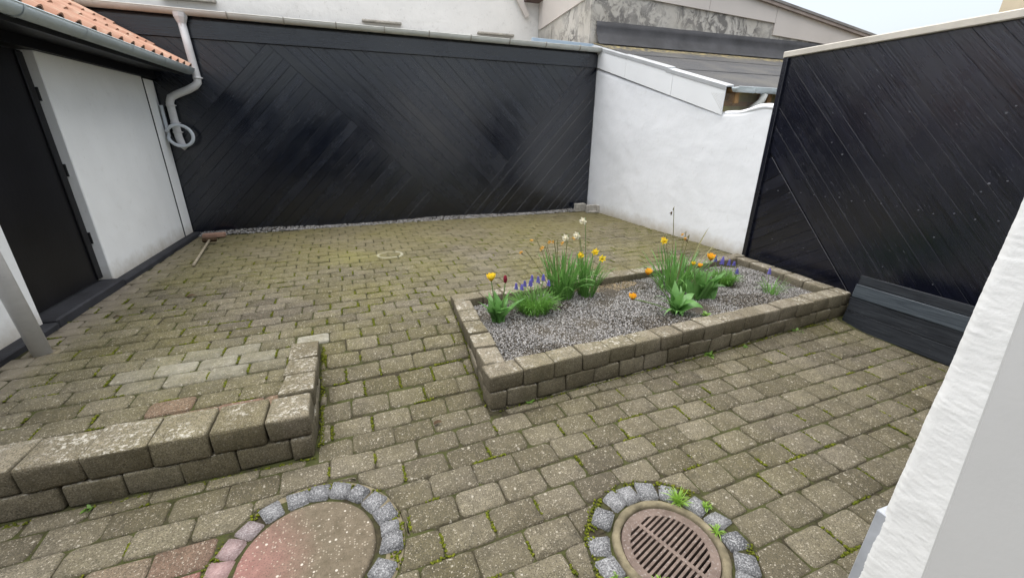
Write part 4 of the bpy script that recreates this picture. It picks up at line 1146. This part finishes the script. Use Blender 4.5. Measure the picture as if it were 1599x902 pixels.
daffs('tall dense daffodil clump with faded orange blooms bending left, behind the grape hyacinth', 1.543, 3.07, .10, 120, (.28, .46),
      [(-.38, 0, .45, 'wilt'), (-.28, .02, .535, 'wilt'), (-.20, -.02, .48, 'wilt'), (-.19, .03, .455, 'wilt'), (-.13, 0, .515, 'wilt'), (-.09, .02, .51, 'wilt'), (-.01, 0, .50, 'wilt'), (.02, .03, .53, 'cream')])
daffs('narrow upright daffodil clump with three open yellow blooms and tall cream ones', 1.776, 3.06, .07, 70, (.26, .42),
      [(-.085, 0, .38, 'y'), (.075, .03, .385, 'y'), (.135, 0, .325, 'y'), (-.07, .02, .67, 'cream'), (-.14, -.02, .56, 'cream'), (-.13, .02, .53, 'wilt')])
# right-hand group
x, y = 2.30, 2.47
T2 = plant('tulip_plant', 'orange tulips with nodding blooms and large pale leaves, nearest the front edge of the bed', 'tulip', x, y, 'tulips in the raised bed')
for az, L, W, el, bd in ((-70, .22, .12, 74, 70), (-25, .26, .115, 62, 110), (-110, .14, .075, 60, 120), (-100, .26, .09, 84, 30), (70, .28, .08, 80, 30), (10, .26, .085, 70, 80), (130, .30, .05, 74, 30), (185, .33, .04, 58, 50), (180, .30, .03, 50, 40), (170, .27, .03, 62, 60), (200, .26, .028, 55, 90), (140, .28, .03, 70, 40), (110, .25, .04, 75, 40), (60, .25, .04, 75, 40), (215, .22, .026, 45, 60), (20, .20, .035, 65, 60), (160, .33, .022, 72, 30), (185, .24, .024, 35, 40)):
    g = G(); leaf_geo(g, bpt(x, y, .035), R(az+rl.uniform(-8, 8)), L, W, el, bd, .22, rl.uniform(-.3, .3)); g.build('leaf', MAT['tulip_leaf'], T2, True)
tulip_flower(T2, (x-.03, y+.05, GZP), (x-.33, y+.02, GZP+.36), MAT['orange'], True, .046)
tulip_flower(T2, (x-.06, y-.02, GZP), (x-.475, y-.02, GZP+.19), MAT['orange'], True, .046)
x, y = 2.72, 2.67
T3 = plant('tulip_plant', 'upright broad-leaved tulips with one large orange bloom and two small buds', 'tulip', x, y, 'tulips in the raised bed')
for i in range(20):
    g = G(); leaf_geo(g, bpt(x+rl.uniform(-.08, .08), y, .05), rl.uniform(0, 2*PI), rl.uniform(.22, .33), rl.uniform(.065, .105), rl.uniform(68, 88), rl.uniform(12, 70), .28, rl.uniform(-.4, .4)); g.build('leaf', MAT['tulip_leaf'], T3, True)
tulip_flower(T3, (x, y, GZP), (x+.02, y, GZP+.355), MAT['orange'], True, .056)
tulip_flower(T3, (x-.08, y, GZP), (x-.14, y+.02, GZP+.32), MAT['yellow'], True, .032)
tulip_flower(T3, (x-.06, y, GZP), (x-.085, y, GZP+.30), MAT['orange'], True, .032)
daffs('straggling daffodil clump with tall browned stalk in front of the whitewashed wall', 2.62, 2.93, .14, 110, (.26, .46),
      [(-.18, 0, .48, 'y'), (-.16, .03, .50, 'wilt'), (-.14, 0, .735, 'brown'), (.06, 0, .49, 'wilt'), (.09, .02, .47, 'brown'), (.05, .03, .52, 'wilt')], (55, 88))
g = G(); leaf_geo(g, (2.74, 2.95, GZP), R(10), .62, .013, 76, 22, .35, .4, 'strap'); leaf_geo(g, (2.78, 2.97, GZP), R(0), .5, .012, 62, 20, .35, .4, 'strap')
g.build('long_leaf', MAT['drystem'], bpy.data.objects['daffodil_plant.002'], True)
hyacinth('round compact clump of blue grape hyacinth right of the orange tulips', 3.20, 2.92, .085, 260, (.10, .19), [(-.03, .02, .19), (.0, .05, .205), (.03, 0, .18), (.02, .08, .17), (.13, .03, .16), (-.05, .09, .20), (.11, -.04, .10)])
hyacinth('sparse single-flowered grape hyacinth near the right corner of the bed', 3.40, 2.56, .05, 46, (.10, .20), [(-.05, .02, .19)])

# weeds and grass tufts
def weed(label, x, y, z, r, n, group='small weeds in the paving joints'):
    W_ = thing('weed', label, 'weed', (x, y, z), group); g = G()
    for i in range(n):
        a = rl.uniform(0, 2*PI); L = r*rl.uniform(.5, 1.1)
        leaf_geo(g, (x+rl.uniform(-.3, .3)*r, y+rl.uniform(-.3, .3)*r, z), a, L, L*.5, rl.uniform(15, 65), 40, .2, 0, 'lance', 5)
    tag(g.build('leaves', MAT['weed'], W_, True), kind='stuff')
weed('small green weed at the foot of the flower bed\'s near left corner', .80, 1.945, 0, .035, 14)
weed('largest leafy weed at the foot of the bed, toward its right end', 3.28, 2.165, -.015, .06, 40)
weed('flat weed at the foot of the bed, midway along its front', 2.30, 2.08, -.01, .045, 26)
weed('tiny weed at the foot of the bed, between the other two front weeds', 2.66, 2.105, -.01, .03, 16)
weed('small weed at the foot of the low block wall, at the left edge', -1.28, 1.85, 0, .03, 12)
weed('tiny weed at the far left foot of the low block wall', -1.62, 1.845, 0, .025, 10)
weed('pale weed growing in the gravel at the front edge of the bed', 2.48, 2.36, GZP, .05, 16)
def tuft(label, x, y, z, L, n):
    T_ = thing('grass_tuft', label, 'grass', (x, y, z), 'grass tufts at the drain'); g = G()
    for i in range(n):
        leaf_geo(g, (x+rl.gauss(0, .006), y+rl.gauss(0, .006), z), rl.uniform(0, 2*PI), L*rl.uniform(.5, 1.1), .0038, rl.uniform(35, 85), rl.uniform(20, 70), .4, 0, 'strap', 5)
    tag(g.build('blades', MAT['grass'], T_, True), kind='stuff')
tuft('spiky bright grass tuft on the far rim of the drain', 1.165, 1.065, .0, .075, 60)
tuft('small grass tuft between setts right of the drain', 1.215, .895, .0, .045, 34)
tuft('small grass tuft among setts at the upper right of the drain', 1.265, 1.005, .0, .04, 26)
tuft('grass blades at the near side of the drain grating', .86, .79, .0, .05, 24)
tuft('short grass tuft at the left setts of the drain', .72, .86, .0, .04, 20)

# moss in the joints
P = []; S = []; cm = []
rm = random.Random(77)
def moss_line(ax, ay, bx, by, w, dens):
    L = math.dist((ax, ay), (bx, by)); n = int(L*dens)
    for _ in range(n):
        t = rm.random(); x = ax+(bx-ax)*t+rm.gauss(0, w); y = ay+(by-ay)*t+rm.gauss(0, w)
        P.append((x, y, gz(x, y)-.005+rm.uniform(0, .004))); S.append(rm.uniform(.0035, .0075)); k = rm.random(); b_ = rm.uniform(.7, 1.2)
        cm.append((b_*(.065+.08*k), b_*(.085+.07*k), .008+.010*k))
def okm(x, y):
    for PP in polys:
        if max((x-a[0])*n[0]+(y-a[1])*n[1] for a, n in edges_of(PP)) < .0: return False
    return all(math.dist((x, y), c) > r for c, r in circles)
for lx, ly, cx, cy in joints:
    if cy > 5.6 or cy < .4: continue
    dens_ = .72 if (cx < .6 and 2.0 < cy < 4.2) else (.38 if cy < 2.0 else .34)
    patch = mn.noise(Vector((cx*1.1, cy*1.1, 4)))
    if rm.random() < dens_*(.6+1.1*max(0, patch+.25)):
        hx = lx+PX/2; y0 = ly-PY/2*rm.uniform(.2, 1); y1 = ly+PY/2*rm.uniform(.0, 1)
        a = (hx*ca-y0*sa, hx*sa+y0*ca); b = (hx*ca-y1*sa, hx*sa+y1*ca)
        if okm(*a) and okm(*b): moss_line(*a, *b, .0038, 330)
    if rm.random() < dens_*.42*(.5+1.2*max(0, patch+.2)):
        hy = ly+PY/2; x0 = lx-PX/2*rm.uniform(0, 1); x1 = lx+PX/2*rm.uniform(0, 1)
        a = (x0*ca-hy*sa, x0*sa+hy*ca); b = (x1*ca-hy*sa, x1*sa+hy*ca)
        if okm(*a) and okm(*b): moss_line(*a, *b, .0032, 300)
# ring moss round the cover and drain, and along the side of the low wall and planter
for c, r in ((COVER_C, .345), (GRATE_C, .318)):
    for a0 in range(0, 360, 9):
        if rm.random() < .55:
            a1, a2 = R(a0), R(a0+8); moss_line(c[0]+r*math.cos(a1), c[1]+r*math.sin(a1), c[0]+r*math.cos(a2), c[1]+r*math.sin(a2), .011, 500)
moss_line(-.365, 1.95, -.385, 2.78, .006, 420); moss_line(-1.6, 1.852, -.38, 1.88, .005, 120)
moss_line(.545, 2.0, .57, 3.0, .006, 150); moss_line(.6, 1.935, 3.9, 2.23, .006, 90)
tag(cloud('moss', MAT['moss'], np.array(P), np.array(S), np.array(cm), (.45, .8), .22, None, True, True), 'yellow-green moss filling joints between the pavers', 'moss', None, 'stuff')

# ------------------------------------------------------------------ loose things on the paving
ml = thing('mallet', 'long wooden-handled mallet lying on the paving by the white wall', 'mallet', (-1.86, 5.6, UP))
a, b = Vector((-1.80, 5.03, UP+.022)), Vector((-1.94, 6.10, UP+.05))
g = G(); g.tube([a, a.lerp(b, .5), b], [.013, .012, .013], 8); g.build('handle', MAT['wood'], ml, True)
dv = (b-a).normalized(); sd_ = Vector((-dv.y, dv.x, 0)).normalized()
g = G(); g.tube([b+sd_*.075, b+sd_*.065, b-sd_*.065, b-sd_*.075], [.024, .030, .030, .024], 10); g.build('head', MAT['dead'], ml, True)
bk = thing('brick', 'loose pinkish brick lying by the corner of shed and outbuilding', 'brick', (-2.02, 6.46, UP))
g = G(); g.box(-.13, .13, -.055, .055, 0, .05); o = link('body', g.mesh('body'), MAT['brick']); bevel(o, .008, 2); o.matrix_world = Matrix.Translation((-1.99, 6.47, UP+.004)) @ Matrix.Rotation(.12, 4, 'Z'); reparent_mw(o, bk)
for i, (bx, by, lab, rz) in enumerate(((3.72, 6.88, 'small grey concrete block lying against the black shed in the far corner', .1), (3.88, 6.70, 'hollowed grey concrete block standing by the foot of the whitewashed wall', -.25))):
    cbk = thing('concrete_block', lab, 'block', (bx, by, UP), 'blocks in the far corner')
    g = G(); 
    if i == 0: g.box(-.10, .10, -.05, .05, 0, .14)
    else:
        g.box(-.12, .12, .0, .05, 0, .13); g.box(-.12, -.08, -.06, -.001, 0, .13); g.box(.08, .12, -.06, -.001, 0, .13); g.box(-.079, .079, -.06, -.001, 0, .03)
    o = link('body', g.mesh('body'), MAT['grey']); bevel(o, .006, 1); o.matrix_world = Matrix.Translation((bx, by, UP-.002)) @ Matrix.Rotation(rz, 4, 'Z'); reparent_mw(o, cbk)
def dead_leaf(label, x, y, z, L, az):
    t = thing('fallen_leaf', label, 'leaf', (x, y, z), 'fallen leaves on the paving'); g = G()
    leaf_geo(g, (x, y, z), az, L, L*.5, 35, 60, .5, .3, 'lance', 6); g.build('blade', MAT['dead'], t, True)
dead_leaf('curled brown leaf on the upper paving before the black door', -1.55, 4.03, UP+.006, .07, .3)
dead_leaf('small dark leaf on the paving close to the door threshold', -1.93, 3.72, UP+.006, .05, .1)
dead_leaf('dark curled leaf in the lane between low wall and flower bed', .22, 1.93, .006, .05, .0)
dead_leaf('small dark leaf on the far paving in front of the shed', 1.05, 5.9, UP+.006, .06, .4)
